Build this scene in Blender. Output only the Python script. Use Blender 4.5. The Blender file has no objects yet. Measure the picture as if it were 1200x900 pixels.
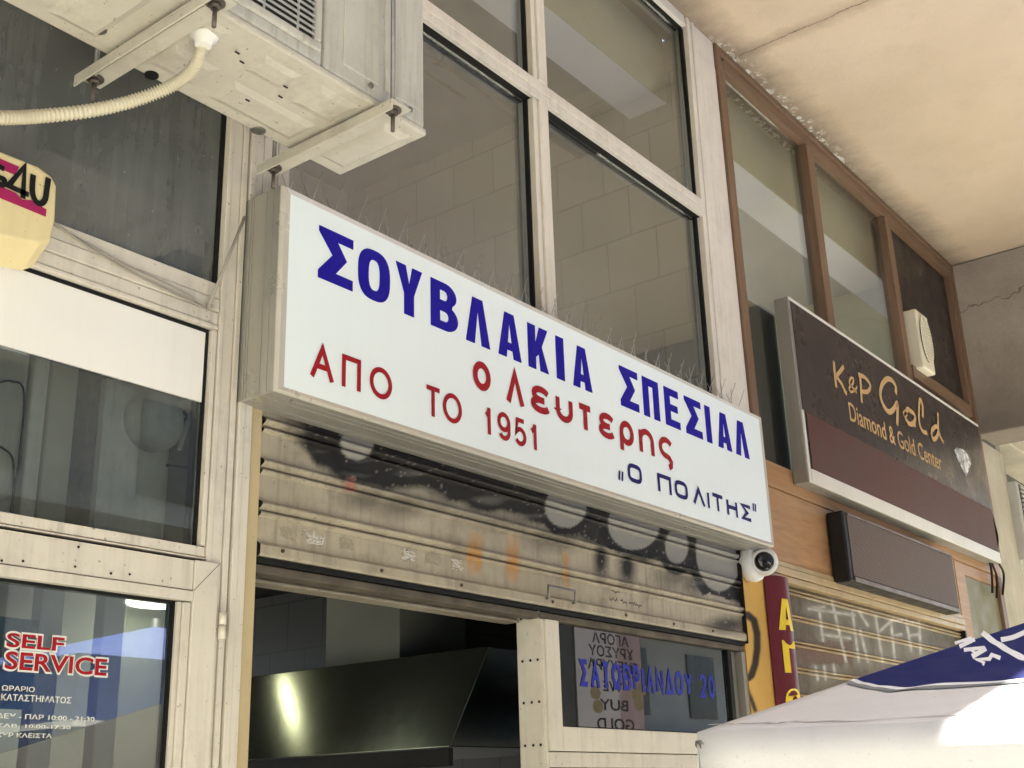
import bpy, bmesh, math, random
from mathutils import Vector, Euler, noise
random.seed(7)
R = math.radians
sc = bpy.context.scene
COL = sc.collection

# ------------------------------------------------------------------ camera
FPX = 1403.09
CAM = Vector((0.0, -2.3, 1.6))
EUL = Euler((R(109.31436709), R(1.69045781), R(-52.0947105)), 'XYZ')
RM = EUL.to_matrix()
cd = bpy.data.cameras.new('camera')
cd.sensor_fit = 'HORIZONTAL'; cd.sensor_width = 36.0; cd.lens = FPX / 1200 * 36
cd.clip_start = 0.05; cd.clip_end = 500
cam = bpy.data.objects.new('camera', cd); COL.objects.link(cam)
cam.location = CAM; cam.rotation_euler = EUL
sc.camera = cam

# ------------------------------------------------------------------ sky, sun, exposure
TO_SUN = Vector((0.85, -1.0, 2.884)).normalized()
w = bpy.data.worlds.new('World'); sc.world = w; w.use_nodes = True
nt = w.node_tree
bg = nt.nodes['Background']; bg.inputs['Strength'].default_value = 0.11
sky = nt.nodes.new('ShaderNodeTexSky'); sky.sky_type = 'NISHITA'; sky.sun_disc = False
sky.sun_elevation = math.asin(TO_SUN.z); sky.sun_rotation = math.atan2(TO_SUN.x, TO_SUN.y)
sky.air_density = 1.0; sky.dust_density = 2.0
nt.links.new(sky.outputs[0], bg.inputs['Color'])
sl = bpy.data.lights.new('sun', 'SUN'); sl.energy = 5.0; sl.angle = R(0.5); sl.color = (1.0, .97, .89)
so = bpy.data.objects.new('sun', sl); COL.objects.link(so)
so.rotation_euler = TO_SUN.to_track_quat('Z', 'Y').to_euler(); so.location = (0, -8, 12)
sc.view_settings.view_transform = 'Standard'; sc.view_settings.look = 'None'
sc.view_settings.exposure = 2.45; sc.view_settings.gamma = 1.0
cy = sc.cycles
cy.max_bounces = 9; cy.diffuse_bounces = 5; cy.glossy_bounces = 4; cy.transparent_max_bounces = 24
cy.use_denoising = True; cy.sample_clamp_indirect = 6.0
cy.caustics_reflective = False; cy.caustics_refractive = False

# ------------------------------------------------------------------ pixel -> plane helpers (survey of the photograph)
def ray(u, v):
    return RM @ Vector(((u - 600) / FPX, -(v - 450) / FPX, -1.0))
def at(u, v, y=0.0):
    d = ray(u, v); return CAM + d * ((y - CAM.y) / d.y)
def atz(u, v, z):
    d = ray(u, v); return CAM + d * ((z - CAM.z) / d.z)
def atx(u, v, x):
    d = ray(u, v); return CAM + d * ((x - CAM.x) / d.x)
def atp(u, v, p0, n):
    d = ray(u, v); return CAM + d * ((p0 - CAM).dot(n) / d.dot(n))
def proj(p):
    c = RM.transposed() @ (Vector(p) - CAM)
    return 600 + FPX * c.x / -c.z, 450 - FPX * c.y / -c.z

# ------------------------------------------------------------------ materials
class N:
    def __init__(s, name):
        s.m = bpy.data.materials.new(name); s.m.use_nodes = True
        s.t = s.m.node_tree; s.b = s.t.nodes['Principled BSDF']; s.out = s.t.nodes['Material Output']
        s.co = s.t.nodes.new('ShaderNodeTexCoord').outputs['Object']
    def n(s, k, **kw):
        x = s.t.nodes.new(k)
        for a, b in kw.items(): setattr(x, a, b)
        return x
    def l(s, a, b): s.t.links.new(a, b)
    def map(s, sx, sy, sz, rot=(0, 0, 0)):
        m = s.n('ShaderNodeMapping'); m.inputs['Scale'].default_value = (sx, sy, sz); m.inputs['Rotation'].default_value = rot
        s.l(s.co, m.inputs[0]); return m.outputs[0]
    def noise(s, scale, vec=None, detail=6, rough=.6, dist=0):
        x = s.n('ShaderNodeTexNoise'); x.inputs['Scale'].default_value = scale; x.inputs['Detail'].default_value = detail
        x.inputs['Roughness'].default_value = rough; x.inputs['Distortion'].default_value = dist
        s.l(vec if vec else s.co, x.inputs['Vector']); return x.outputs['Fac']
    def ramp(s, f, a, b, lo=0., hi=1.):
        x = s.n('ShaderNodeMapRange'); x.inputs[1].default_value = a; x.inputs[2].default_value = b
        x.inputs[3].default_value = lo; x.inputs[4].default_value = hi; x.clamp = True
        s.l(f, x.inputs[0]); return x.outputs[0]
    def math(s, op, a, b):
        x = s.n('ShaderNodeMath', operation=op)
        for i, q in enumerate((a, b)):
            if isinstance(q, (int, float)): x.inputs[i].default_value = q
            else: s.l(q, x.inputs[i])
        return x.outputs[0]
    def mix(s, f, a, b):
        x = s.n('ShaderNodeMix', data_type='RGBA')
        if isinstance(f, (int, float)): x.inputs[0].default_value = f
        else: s.l(f, x.inputs[0])
        for i, c in ((6, a), (7, b)):
            if isinstance(c, (tuple, list)): x.inputs[i].default_value = (*c[:3], 1)
            else: s.l(c, x.inputs[i])
        return x.outputs[2]
    def bump(s, h, strength=.2, dist=.01):
        x = s.n('ShaderNodeBump'); x.inputs['Strength'].default_value = strength; x.inputs['Distance'].default_value = dist
        s.l(h, x.inputs['Height']); s.l(x.outputs[0], s.b.inputs['Normal'])
    def sep(s):
        x = s.n('ShaderNodeSeparateXYZ'); s.l(s.co, x.inputs[0]); return x.outputs

def surf(name, col, rough=.5, metal=0., var=.12, scale=3., streak=0., dirt=(.06, .05, .04), speck=0., bump=.0, bscale=60, paint=False, rv=.12, stain=0.):
    """painted or raw surface: cloudy tone, vertical dirt streaks, specks, optional painted-on marks"""
    k = N(name); b = k.b
    f = k.noise(scale)
    c = k.mix(k.ramp(f, .3, .7), tuple(x * (1 - var) for x in col), tuple(min(1, x * (1 + var)) for x in col))
    if streak:
        g = k.noise(1.0, k.map(38, 38, 2.2), 4, .6)
        g2 = k.noise(2.2)
        fac = k.math('MULTIPLY', k.ramp(g, .48, .75), k.ramp(g2, .35, .65))
        c = k.mix(k.math('MULTIPLY', fac, streak), c, dirt)
    if stain:
        c = k.mix(k.ramp(k.noise(5.5, None, 9, .75), .50, .72, 0, stain), c, dirt)
    if speck:
        v = k.noise(85, None, 2, .5)
        c = k.mix(k.ramp(v, .70, .74, 0, speck), c, dirt)
    if paint:
        a = k.n('ShaderNodeAttribute'); a.attribute_name = 'paint'
        c = k.mix(a.outputs['Alpha'], c, a.outputs['Color'])
    k.l(c, b.inputs['Base Color'])
    b.inputs['Metallic'].default_value = metal
    b.inputs['Specular IOR Level'].default_value = .5 if (metal or rough < .3) else .16
    k.l(k.ramp(k.noise(scale * 3), .3, .7, max(0.02, rough - rv), min(1, rough + rv)), b.inputs['Roughness'])
    if bump: k.bump(k.noise(bscale, None, 5), bump, .004)
    return k.m

def wood(name, c1, c2, rough=.45, axis='x'):
    k = N(name)
    v = k.map(*( (1.2, 14, 14) if axis == 'x' else (14, 14, 1.2)))
    f = k.noise(2.2, v, 8, .65, .6)
    g = k.noise(9, v, 4, .7)
    c = k.mix(k.ramp(f, .3, .7), c1, c2)
    c = k.mix(k.ramp(g, .5, .8, 0, .45), c, tuple(x * .55 for x in c1))
    c = k.mix(k.ramp(k.noise(1.3), .4, .75, 0, .25), c, tuple(x * .6 for x in c1))
    k.l(c, k.b.inputs['Base Color']); k.b.inputs['Roughness'].default_value = rough; k.b.inputs['Specular IOR Level'].default_value = .25
    k.bump(f, .15, .002)
    return k.m

def glass(name, dust=.05, dcol=(.35, .35, .34), refl=1.5, base=.02, tint=(.86, .9, .89), streak=.6):
    k = N(name); k.t.nodes.remove(k.b)
    tr = k.n('ShaderNodeBsdfTransparent'); tr.inputs[0].default_value = (*tint, 1)
    gl = k.n('ShaderNodeBsdfGlossy'); gl.inputs['Roughness'].default_value = 0.012
    fr = k.n('ShaderNodeFresnel'); fr.inputs[0].default_value = 1.5
    m1 = k.n('ShaderNodeMixShader')
    k.l(k.math('ADD', k.math('MULTIPLY', fr.outputs[0], refl), base), m1.inputs[0])
    k.l(tr.outputs[0], m1.inputs[1]); k.l(gl.outputs[0], m1.inputs[2])
    df = k.n('ShaderNodeBsdfDiffuse'); df.inputs[0].default_value = (*dcol, 1)
    s1 = k.ramp(k.noise(1.0, k.map(45, 45, 2.0), 5), .35, .8)
    s2 = k.ramp(k.noise(70, None, 2), .72, .76)
    s3 = k.ramp(k.noise(2.5), .25, .75, .5, 1.2)
    d = k.math('MULTIPLY', k.math('ADD', k.math('MULTIPLY', s1, streak), 1.0), s3)
    d = k.math('ADD', k.math('MULTIPLY', d, dust), k.math('MULTIPLY', s2, min(.35, dust * 3)))
    m2 = k.n('ShaderNodeMixShader'); k.l(d, m2.inputs[0])
    k.l(m1.outputs[0], m2.inputs[1]); k.l(df.outputs[0], m2.inputs[2])
    k.l(m2.outputs[0], k.out.inputs['Surface'])
    return k.m

def emis(name, col, s):
    k = N(name); k.b.inputs['Emission Color'].default_value = (*col, 1); k.b.inputs['Emission Strength'].default_value = s
    k.b.inputs['Base Color'].default_value = (*col, 1); return k.m

def tiles(name, c, grout, axes=(1, 2), size=.27, bw=1.05, rough=.35):
    k = N(name); s = k.sep()
    cb = k.n('ShaderNodeCombineXYZ'); k.l(s[axes[0]], cb.inputs[0]); k.l(s[axes[1]], cb.inputs[1])
    br = k.n('ShaderNodeTexBrick'); k.l(cb.outputs[0], br.inputs['Vector'])
    br.inputs['Scale'].default_value = 1.0; br.inputs['Brick Width'].default_value = size * bw; br.inputs['Row Height'].default_value = size
    br.inputs['Mortar Size'].default_value = .004; br.offset = .5
    br.inputs['Color1'].default_value = (*c, 1); br.inputs['Color2'].default_value = (*[x * .86 for x in c], 1); br.inputs['Mortar'].default_value = (*grout, 1)
    col = k.mix(k.ramp(k.noise(2.0), .4, .8, 0, .35), br.outputs['Color'], tuple(x * .6 for x in c))
    k.l(col, k.b.inputs['Base Color']); k.b.inputs['Roughness'].default_value = rough
    return k.m

def mesh_screen(name, c, hole, pitch=.009, plane='xz'):
    """fine perforated LED grille"""
    k = N(name); s = k.sep()
    cb = k.n('ShaderNodeCombineXYZ'); k.l(s[0], cb.inputs[0]); k.l(s[2], cb.inputs[1])
    br = k.n('ShaderNodeTexBrick'); k.l(cb.outputs[0], br.inputs['Vector']); br.offset = .5
    br.inputs['Scale'].default_value = 1.0; br.inputs['Brick Width'].default_value = pitch * 1.6; br.inputs['Row Height'].default_value = pitch
    br.inputs['Mortar Size'].default_value = pitch * .2
    br.inputs['Color1'].default_value = (*hole, 1); br.inputs['Color2'].default_value = (*[x * .8 for x in hole], 1); br.inputs['Mortar'].default_value = (*c, 1)
    col = k.mix(k.ramp(k.noise(3.0), .4, .75, 0, .35), br.outputs['Color'], (.10, .085, .075))
    k.l(col, k.b.inputs['Base Color']); k.b.inputs['Roughness'].default_value = .55; k.b.inputs['Specular IOR Level'].default_value = .15
    k.bump(br.outputs['Fac'], .35, .0015)
    return k.m

M = {}
M['alu'] = surf('cream_aluminium', (.70, .645, .57), .42, 0, .08, 2.5, .38, (.15, .125, .10), .6, .08, 60, False, .12, .22)
M['alu_l'] = surf('pale_aluminium', (.74, .685, .60), .40, 0, .06, 2.5, .30, (.17, .145, .12), .4, .06, 60, False, .12, .16)
M['yellow'] = surf('yellowed_strip', (.55, .44, .27), .5, 0, .08, 3, .25, (.15, .1, .05), .2)
M['gap'] = surf('dark_gap', (.02, .018, .016), .8)
M['rubber'] = surf('black_gasket', (.012, .012, .012), .6)
M['acbody'] = surf('aged_white_enamel', (.52, .505, .46), .42, 0, .08, 2.0, .55, (.17, .15, .115), .4, .06, 60, False, .12, .25)
M['acpan'] = surf('aged_pan_enamel', (.54, .505, .44), .5, 0, .12, 6.0, .0, (.16, .12, .08), .8, .14, 40, False, .12, .35)
M['acgrille'] = surf('grey_enamel', (.42, .42, .40), .45, 0, .25, 5)
M['ventgrey'] = surf('dusty_sheet_metal', (.62, .60, .54), .5, 0, .2, 6, .4, (.2, .18, .15), .3, .1, 60, False, .1, .3)
M['acdark'] = surf('dark_coil', (.03, .03, .03), .6)
M['rust'] = surf('rusty_steel', (.10, .06, .04), .7, .4, .3, 40)
M['bolt'] = surf('weathered_bolt', (.14, .115, .10), .6, .5, .3, 40)
M['steel'] = surf('grey_steel', (.22, .21, .2), .45, .8, .15, 20)
M['hose'] = surf('cream_hose', (.66, .60, .47), .6, 0, .1, 8, 0, (.2, .15, .1), .2)
M['signcase'] = surf('brushed_casing', (.44, .42, .38), .38, .45, .06, 2, .18, (.15, .13, .1), .15)
M['signface'] = surf('white_acrylic', (.88, .95, .97), .16, 0, .015, 1.2, .05, (.6, .58, .55), 0, 0, 60, False, .05)
M['blue'] = surf('blue_vinyl', (.010, .004, .30), .55, 0, .06, 4)
M['navy'] = surf('navy_vinyl', (.012, .008, .13), .35, 0, .06, 4)
M['red'] = surf('red_vinyl', (.34, .012, .02), .35, 0, .06, 4)
M['shutter'] = surf('shutter_paint', (.43, .375, .29), .5, 0, .14, 4, .65, (.10, .085, .06), .9, .16, 40, True, .12, .5)
M['shutter2'] = surf('brown_shutter_paint', (.115, .088, .055), .5, 0, .22, 14, .2, (.05, .035, .02), .4, .2, 30, True)
M['gold'] = surf('gold_beading', (.48, .35, .19), .4, .1, .15, 6, .2, (.1, .07, .03), .3)
M['ochre'] = surf('ochre_paint', (.60, .36, .095), .55, 0, .1, 3, .2, (.2, .12, .04), .2, .08, 40, True)
M['maroon'] = surf('maroon_board', (.13, .022, .03), .4, 0, .08, 3)
M['letteryellow'] = surf('yellow_vinyl', (.80, .58, .05), .4)
M['wood'] = wood('orange_veneer', (.36, .19, .085), (.50, .285, .14), .42)
M['woodv'] = wood('brown_frame_wood', (.165, .10, .062), (.24, .15, .092), .45, 'z')
M['woodh'] = wood('brown_rail_wood', (.165, .10, .062), (.24, .15, .092), .45, 'x')
M['darkpanel'] = surf('dark_brown_panel', (.035, .027, .024), .35, 0, .15, 2)
M['kpface'] = surf('charcoal_sign_face', (.055, .042, .038), .32, 0, .15, 2.2, .2, (.10, .085, .075), 0, .12, 14)
M['kpcase'] = surf('weathered_casing', (.27, .25, .22), .5, .2, .1, 2, .4, (.12, .1, .08), .2)
M['kpwhite'] = surf('white_trim', (.70, .66, .60), .4, 0, .05, 3, .1, (.3, .25, .2))
M['goldletter'] = surf('gold_vinyl', (.56, .36, .17), .5)
M['diamond'] = None
M['ledred'] = mesh_screen('maroon_led_grille', (.16, .072, .056), (.055, .025, .02))
M['ledbrown'] = mesh_screen('brown_led_grille', (.20, .14, .115), (.05, .035, .03))
M['ledcase'] = surf('black_casing', (.02, .018, .018), .45, 0, .2, 6)
M['ledtrim'] = surf('brown_metal_trim', (.16, .11, .085), .4, .3)
M['white'] = surf('white_plastic', (.78, .76, .73), .3, 0, .03)
M['cream'] = surf('cream_plastic', (.74, .62, .36), .42, 0, .06, 5, .1, (.3, .22, .1), .5, .05, 60)
M['fancream'] = surf('ivory_plastic', (.76, .70, .54), .4, 0, .04)
M['magenta'] = surf('magenta_vinyl', (.34, .02, .10), .4)
M['black'] = surf('black_vinyl', (.012, .012, .013), .35)
M['lens'] = surf('black_lens', (.01, .01, .012), .06)
M['whitepanel'] = surf('white_glazed_panel', (.90, .87, .84), .25, 0, .03, 2, .12, (.5, .47, .43), 0, 0, 60, False, .03)
M['concrete'] = surf('rough_render', (.42, .37, .31), .85, 0, .18, 2.0, 0, (.1, .09, .08), 0, .6, 18)
M['plaster'] = surf('cream_plaster', (.50, .45, .36), .8, 0, .15, 3, .2, (.15, .12, .08), .2, .3, 25)
M['hoodsteel'] = surf('brushed_stainless', (.38, .38, .35), .22, 1., .06, 8, 0, (.1, .1, .1), 0, 0, 60, False, .02)
def brushed(m):
    t = m.node_tree; b = t.nodes['Principled BSDF']; tg = t.nodes.new('ShaderNodeTangent'); tg.direction_type = 'RADIAL'; tg.axis = 'Y'
    t.links.new(tg.outputs[0], b.inputs['Tangent']); b.inputs['Anisotropic'].default_value = .75; b.inputs['Anisotropic Rotation'].default_value = 0.0
brushed(M['hoodsteel'])
M['duct'] = surf('pale_duct', (.15, .15, .14), .45, .2)
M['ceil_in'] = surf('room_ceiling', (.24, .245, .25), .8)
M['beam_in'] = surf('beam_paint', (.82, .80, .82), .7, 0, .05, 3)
M['beam_olive'] = surf('beam_side_olive', (.50, .47, .34), .7, 0, .08, 3)
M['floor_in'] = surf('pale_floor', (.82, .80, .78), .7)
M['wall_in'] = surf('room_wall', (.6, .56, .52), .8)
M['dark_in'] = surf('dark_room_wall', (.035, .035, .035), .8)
M['tile'] = tiles('olive_tiles', (.335, .31, .25), (.20, .185, .15))
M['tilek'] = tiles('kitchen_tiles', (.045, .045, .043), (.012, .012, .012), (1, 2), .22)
M['asphalt'] = surf('asphalt', (.06, .06, .06), .9, 0, .2, 6, 0, (.02, .02, .02), .3, .3)
M['paving'] = tiles('paving', (.50, .49, .405), (.25, .23, .19), (0, 1), .4, 1.0, .8)
M['bounce_ground'] = surf('pale_bounce_surface', (.55, .53, .48), .85)
M['kerb'] = surf('kerb_stone', (.45, .43, .4), .8)
M['facade'] = surf('opposite_render', (.52, .48, .42), .85, 0, .1, .8, .2)
M['opwin'] = surf('dark_window', (.03, .035, .04), .1)
M['gl'] = glass('window_glass', .022, (.36, .34, .31), .4, .0, (.93, .95, .94))
M['gl_dirty'] = glass('dirty_glass', .40, (.31, .32, .31), 1.6, .04, (.5, .53, .53), .4)
M['gl_low'] = glass('transom_glass', .06, (.34, .33, .29), 1.0, .01)
M['gl_door'] = glass('door_glass', .03, (.3, .3, .3), 2.3, .05, (.8, .84, .83))
M['gl_brown'] = glass('mezzanine_glass', .028, (.42, .41, .34), .45, .0, (.93, .95, .92))
M['gl_kiosk'] = glass('kiosk_glass', .04, (.28, .32, .31), 1.9, .03, (.62, .72, .70))
M['fabric'] = surf('grey_canopy_fabric', (.70, .68, .67), .8, 0, .05, 3, .0, (.36, .34, .32), .25, .2, 160, False, .1, .16)
M['seam'] = surf('seam_thread', (.50, .48, .46), .9)
M['bluefab'] = surf('blue_print', (.011, .017, .115), .75, 0, .06, 4)
M['whitefab'] = surf('white_print', (.82, .82, .82), .75, 0, .02)
M['greyfab'] = surf('grey_print', (.26, .27, .28), .75)
M['skyblue'] = surf('blue_canopy_fabric', (.07, .115, .34), .75, 0, .06, 3)
M['wire'] = surf('spike_wire', (.45, .43, .4), .35, .7)
M['cable'] = surf('grey_cable', (.36, .33, .29), .6)
M['blackcable'] = surf('black_cable', (.02, .018, .016), .5)
M['lamp'] = emis('lamp_glow', (.95, 1.0, .6), 2.4)
M['lamp2'] = emis('shop_lamp_glow', (.9, 1.0, .72), 1.5)
M['lightbox'] = emis('lightbox_face', (.9, .84, .85), .17)
M['boxpink'] = emis('lightbox_pink', (.78, .58, .60), .13)
M['boxgrey'] = surf('lightbox_ink', (.16, .15, .15), .5)
M['boxgold'] = emis('lightbox_gold', (.62, .52, .30), .11)
M['bluefilm'] = surf('blue_window_film', (.02, .03, .34), .4, 0, .1, 8)
M['teal'] = surf('teal_poster', (.07, .22, .26), .5, 0, .5, 14)
M['sticker'] = None

def sticker_mat():
    k = N('worn_sticker')
    f = k.noise(1.0, k.map(60, 60, 190), 4, .65, .8)
    c = k.mix(k.ramp(f, .50, .60), (.60, .56, .49), (.10, .09, .085))
    c = k.mix(k.ramp(k.noise(38, None, 3), .52, .60), c, (.40, .34, .25))
    k.l(c, k.b.inputs['Base Color']); k.b.inputs['Roughness'].default_value = .6
    return k.m
def sticker_mat2():
    k = N('faded_sticker')
    f = k.noise(90, None, 3, .6)
    c = k.mix(k.ramp(f, .42, .6), (.30, .26, .19), (.40, .34, .25))
    k.l(c, k.b.inputs['Base Color']); k.b.inputs['Roughness'].default_value = .6
    return k.m
def diamond_mat():
    k = N('diamond_print')
    v = k.n('ShaderNodeTexVoronoi'); v.inputs['Scale'].default_value = 26; k.l(k.co, v.inputs[0])
    sp = k.n('ShaderNodeSeparateXYZ'); k.l(v.outputs['Color'], sp.inputs[0])
    c = k.mix(k.ramp(sp.outputs[0], .1, .9), (.13, .13, .14), (.75, .75, .77))
    k.l(c, k.b.inputs['Base Color']); k.b.inputs['Roughness'].default_value = .4
    return k.m
M['sticker'] = sticker_mat(); M['sticker2'] = sticker_mat2(); M['diamond'] = diamond_mat()

def ceiling_mat():
    k = N('soffit_paint')
    s = k.sep()
    base = k.mix(k.ramp(k.noise(1.1), .3, .7), (.61, .475, .325), (.70, .555, .40))
    base = k.mix(k.ramp(k.noise(3.2, None, 8, .7), .5, .75, 0, .35), base, (.50, .375, .25))
    base = k.mix(k.ramp(k.noise(140, None, 2), .72, .76, 0, .35), base, (.25, .18, .12))
    # long damp stain and hairline crack running out from the wall
    wob = k.math('MULTIPLY', k.math('SUBTRACT', k.noise(5.0, None, 6, .7), .5), .10)
    dx = k.math('ABSOLUTE', k.math('SUBTRACT', k.math('ADD', s[0], wob), 4.975), 0)
    yl = k.ramp(s[1], -1.3, -1.0)
    stain = k.math('MULTIPLY', k.ramp(k.math('ADD', dx, k.math('MULTIPLY', k.noise(9), .10)), .06, .14, .55, 0), yl)
    base = k.mix(stain, base, (.36, .26, .17))
    base = k.mix(k.math('MULTIPLY', k.ramp(dx, .002, .006, .8, 0), yl), base, (.12, .085, .055))
    # soot along the wall line and flaked paint near it
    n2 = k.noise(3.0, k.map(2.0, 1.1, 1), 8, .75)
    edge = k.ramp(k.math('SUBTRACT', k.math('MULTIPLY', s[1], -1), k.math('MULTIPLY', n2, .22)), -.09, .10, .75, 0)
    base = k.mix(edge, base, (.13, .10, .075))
    fl = k.math('MULTIPLY', k.ramp(k.noise(22, None, 5, .7), .53, .57), k.ramp(k.math('SUBTRACT', k.math('MULTIPLY', s[1], -1), k.math('MULTIPLY', k.noise(4), .12)), -.03, .03, 1, 0))
    fl = k.math('MULTIPLY', fl, k.math('MULTIPLY', k.ramp(s[0], 4.7, 4.9), k.ramp(s[0], 6.3, 6.6, 1, 0)))
    base = k.mix(fl, base, (.72, .69, .62))
    k.l(base, k.b.inputs['Base Color']); k.b.inputs['Roughness'].default_value = .85
    k.bump(k.noise(34, None, 10, .8), .4, .008)
    return k.m
M['soffit'] = ceiling_mat()

def beam_mat():
    k = N('stained_render')
    s = k.sep()
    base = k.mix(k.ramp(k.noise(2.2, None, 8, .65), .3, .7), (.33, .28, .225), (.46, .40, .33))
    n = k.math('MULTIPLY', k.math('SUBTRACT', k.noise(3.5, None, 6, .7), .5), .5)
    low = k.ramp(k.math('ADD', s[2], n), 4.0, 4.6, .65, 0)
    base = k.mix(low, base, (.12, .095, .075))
    cr = k.math('ABSOLUTE', k.math('SUBTRACT', k.math('ADD', s[2], k.math('MULTIPLY', k.noise(4, None, 6), .35)), k.math('ADD', 5.02, k.math('MULTIPLY', s[1], -.2))), 0)
    base = k.mix(k.ramp(cr, .002, .008, .7, 0), base, (.08, .06, .05))
    k.l(base, k.b.inputs['Base Color']); k.b.inputs['Roughness'].default_value = .9
    k.bump(k.noise(14, None, 8, .7), .6, .03)
    return k.m
M['beam'] = beam_mat()

# ------------------------------------------------------------------ mesh helpers
class MB:
    def __init__(s): s.v = []; s.f = []; s.sm = []
    def quad(s, *p):
        i = len(s.v); s.v += [tuple(q) for q in p]; s.f.append(tuple(range(i, i + len(p)))); s.sm.append(False); return s
    def box(s, x0, x1, y0, y1, z0, z1):
        i = len(s.v)
        s.v += [(x0, y0, z0), (x1, y0, z0), (x1, y1, z0), (x0, y1, z0), (x0, y0, z1), (x1, y0, z1), (x1, y1, z1), (x0, y1, z1)]
        s.f += [tuple(i + a for a in q) for q in ((0, 3, 2, 1), (4, 5, 6, 7), (0, 1, 5, 4), (1, 2, 6, 5), (2, 3, 7, 6), (3, 0, 4, 7))]
        s.sm += [False] * 6; return s
    def prism(s, poly, y0, y1, inset=None):
        """poly in (x,z), counter-clockwise seen from -y; extruded from y0 (front) to y1"""
        i = len(s.v); n = len(poly); fr = inset or poly
        s.v += [(x, y0, z) for x, z in fr] + [(x, y1, z) for x, z in poly]
        s.f.append(tuple(range(i, i + n))); s.f.append(tuple(range(i + 2 * n - 1, i + n - 1, -1)))
        s.f += [(i + k, i + n + k, i + n + (k + 1) % n, i + (k + 1) % n) for k in range(n)]
        s.sm += [False] * (n + 2); return s
    def tube(s, pts, r, n=8, closed_ends=True, rfun=None):
        pts = [Vector(p) for p in pts]; i0 = len(s.v); up = Vector((0, 0, 1)); prev = None
        for k, p in enumerate(pts):
            t = (pts[min(k + 1, len(pts) - 1)] - pts[max(k - 1, 0)]).normalized()
            a = t.cross(prev if prev else (up if abs(t.z) < .9 else Vector((1, 0, 0))))
            if prev: a = prev - t * prev.dot(t)
            a.normalize(); prev = a; b = t.cross(a)
            rr = rfun(k) if rfun else r
            for j in range(n):
                q = p + (a * math.cos(2 * math.pi * j / n) + b * math.sin(2 * math.pi * j / n)) * rr; s.v.append(tuple(q))
        for k in range(len(pts) - 1):
            for j in range(n):
                s.f.append((i0 + k * n + j, i0 + k * n + (j + 1) % n, i0 + (k + 1) * n + (j + 1) % n, i0 + (k + 1) * n + j)); s.sm.append(True)
        if closed_ends:
            s.f.append(tuple(i0 + j for j in range(n))[::-1]); s.f.append(tuple(i0 + (len(pts) - 1) * n + j for j in range(n))); s.sm += [False, False]
        return s
    def lathe(s, prof, c, axis, n=28):
        """prof: (radius, distance along axis)"""
        axis = Vector(axis).normalized(); a = axis.cross(Vector((0, 0, 1)) if abs(axis.z) < .9 else Vector((1, 0, 0))).normalized(); b = axis.cross(a); c = Vector(c)
        i0 = len(s.v)
        for r, h in prof:
            for j in range(n):
                s.v.append(tuple(c + axis * h + (a * math.cos(2 * math.pi * j / n) + b * math.sin(2 * math.pi * j / n)) * r))
        for k in range(len(prof) - 1):
            for j in range(n):
                s.f.append((i0 + k * n + j, i0 + k * n + (j + 1) % n, i0 + (k + 1) * n + (j + 1) % n, i0 + (k + 1) * n + j)); s.sm.append(True)
        s.f.append(tuple(i0 + j for j in range(n))[::-1]); s.f.append(tuple(i0 + (len(prof) - 1) * n + j for j in range(n))); s.sm += [False, False]
        return s
    def build(s, name, mat, parent=None, bevel=0, fix=True):
        me = bpy.data.meshes.new(name)
        base = Vector((0, 0, 0))
        q = parent
        while q is not None: base += Vector(q.location); q = q.parent
        me.from_pydata([tuple(Vector(p) - base) for p in s.v], [], s.f); me.update()
        for p, f in zip(me.polygons, s.sm): p.use_smooth = f
        if fix:
            bm = bmesh.new(); bm.from_mesh(me); bmesh.ops.recalc_face_normals(bm, faces=bm.faces); bm.to_mesh(me); bm.free()
        me.materials.append(M[mat] if isinstance(mat, str) else mat)
        o = bpy.data.objects.new(name, me); COL.objects.link(o); o.parent = parent
        if bevel:
            b = o.modifiers.new('bevel', 'BEVEL'); b.width = bevel; b.segments = 2; b.limit_method = 'ANGLE'; b.angle_limit = R(50)
        return o

def tag(o, label, cat, group=None):
    o['label'] = label; o['category'] = cat
    if group: o['group'] = group
    return o
def thing(name, label, cat, loc, group=None):
    o = bpy.data.objects.new(name, None); COL.objects.link(o); o.location = loc; o.empty_display_size = .1
    return tag(o, label, cat, group)
def struct(o): o['kind'] = 'structure'; return o

def paint(o, fn):
    """fn(u, v, world point) -> (r, g, b, a): spray marks stored on the surface itself"""
    me = o.data; base = Vector((0, 0, 0)); q = o
    q = o.parent
    while q is not None: base += Vector(q.location); q = q.parent
    at_ = me.color_attributes.new('paint', 'FLOAT_COLOR', 'POINT')
    for i, v in enumerate(me.vertices):
        p = v.co + base; u, vv = proj(p); at_.data[i].color = fn(u, vv, p)

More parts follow.
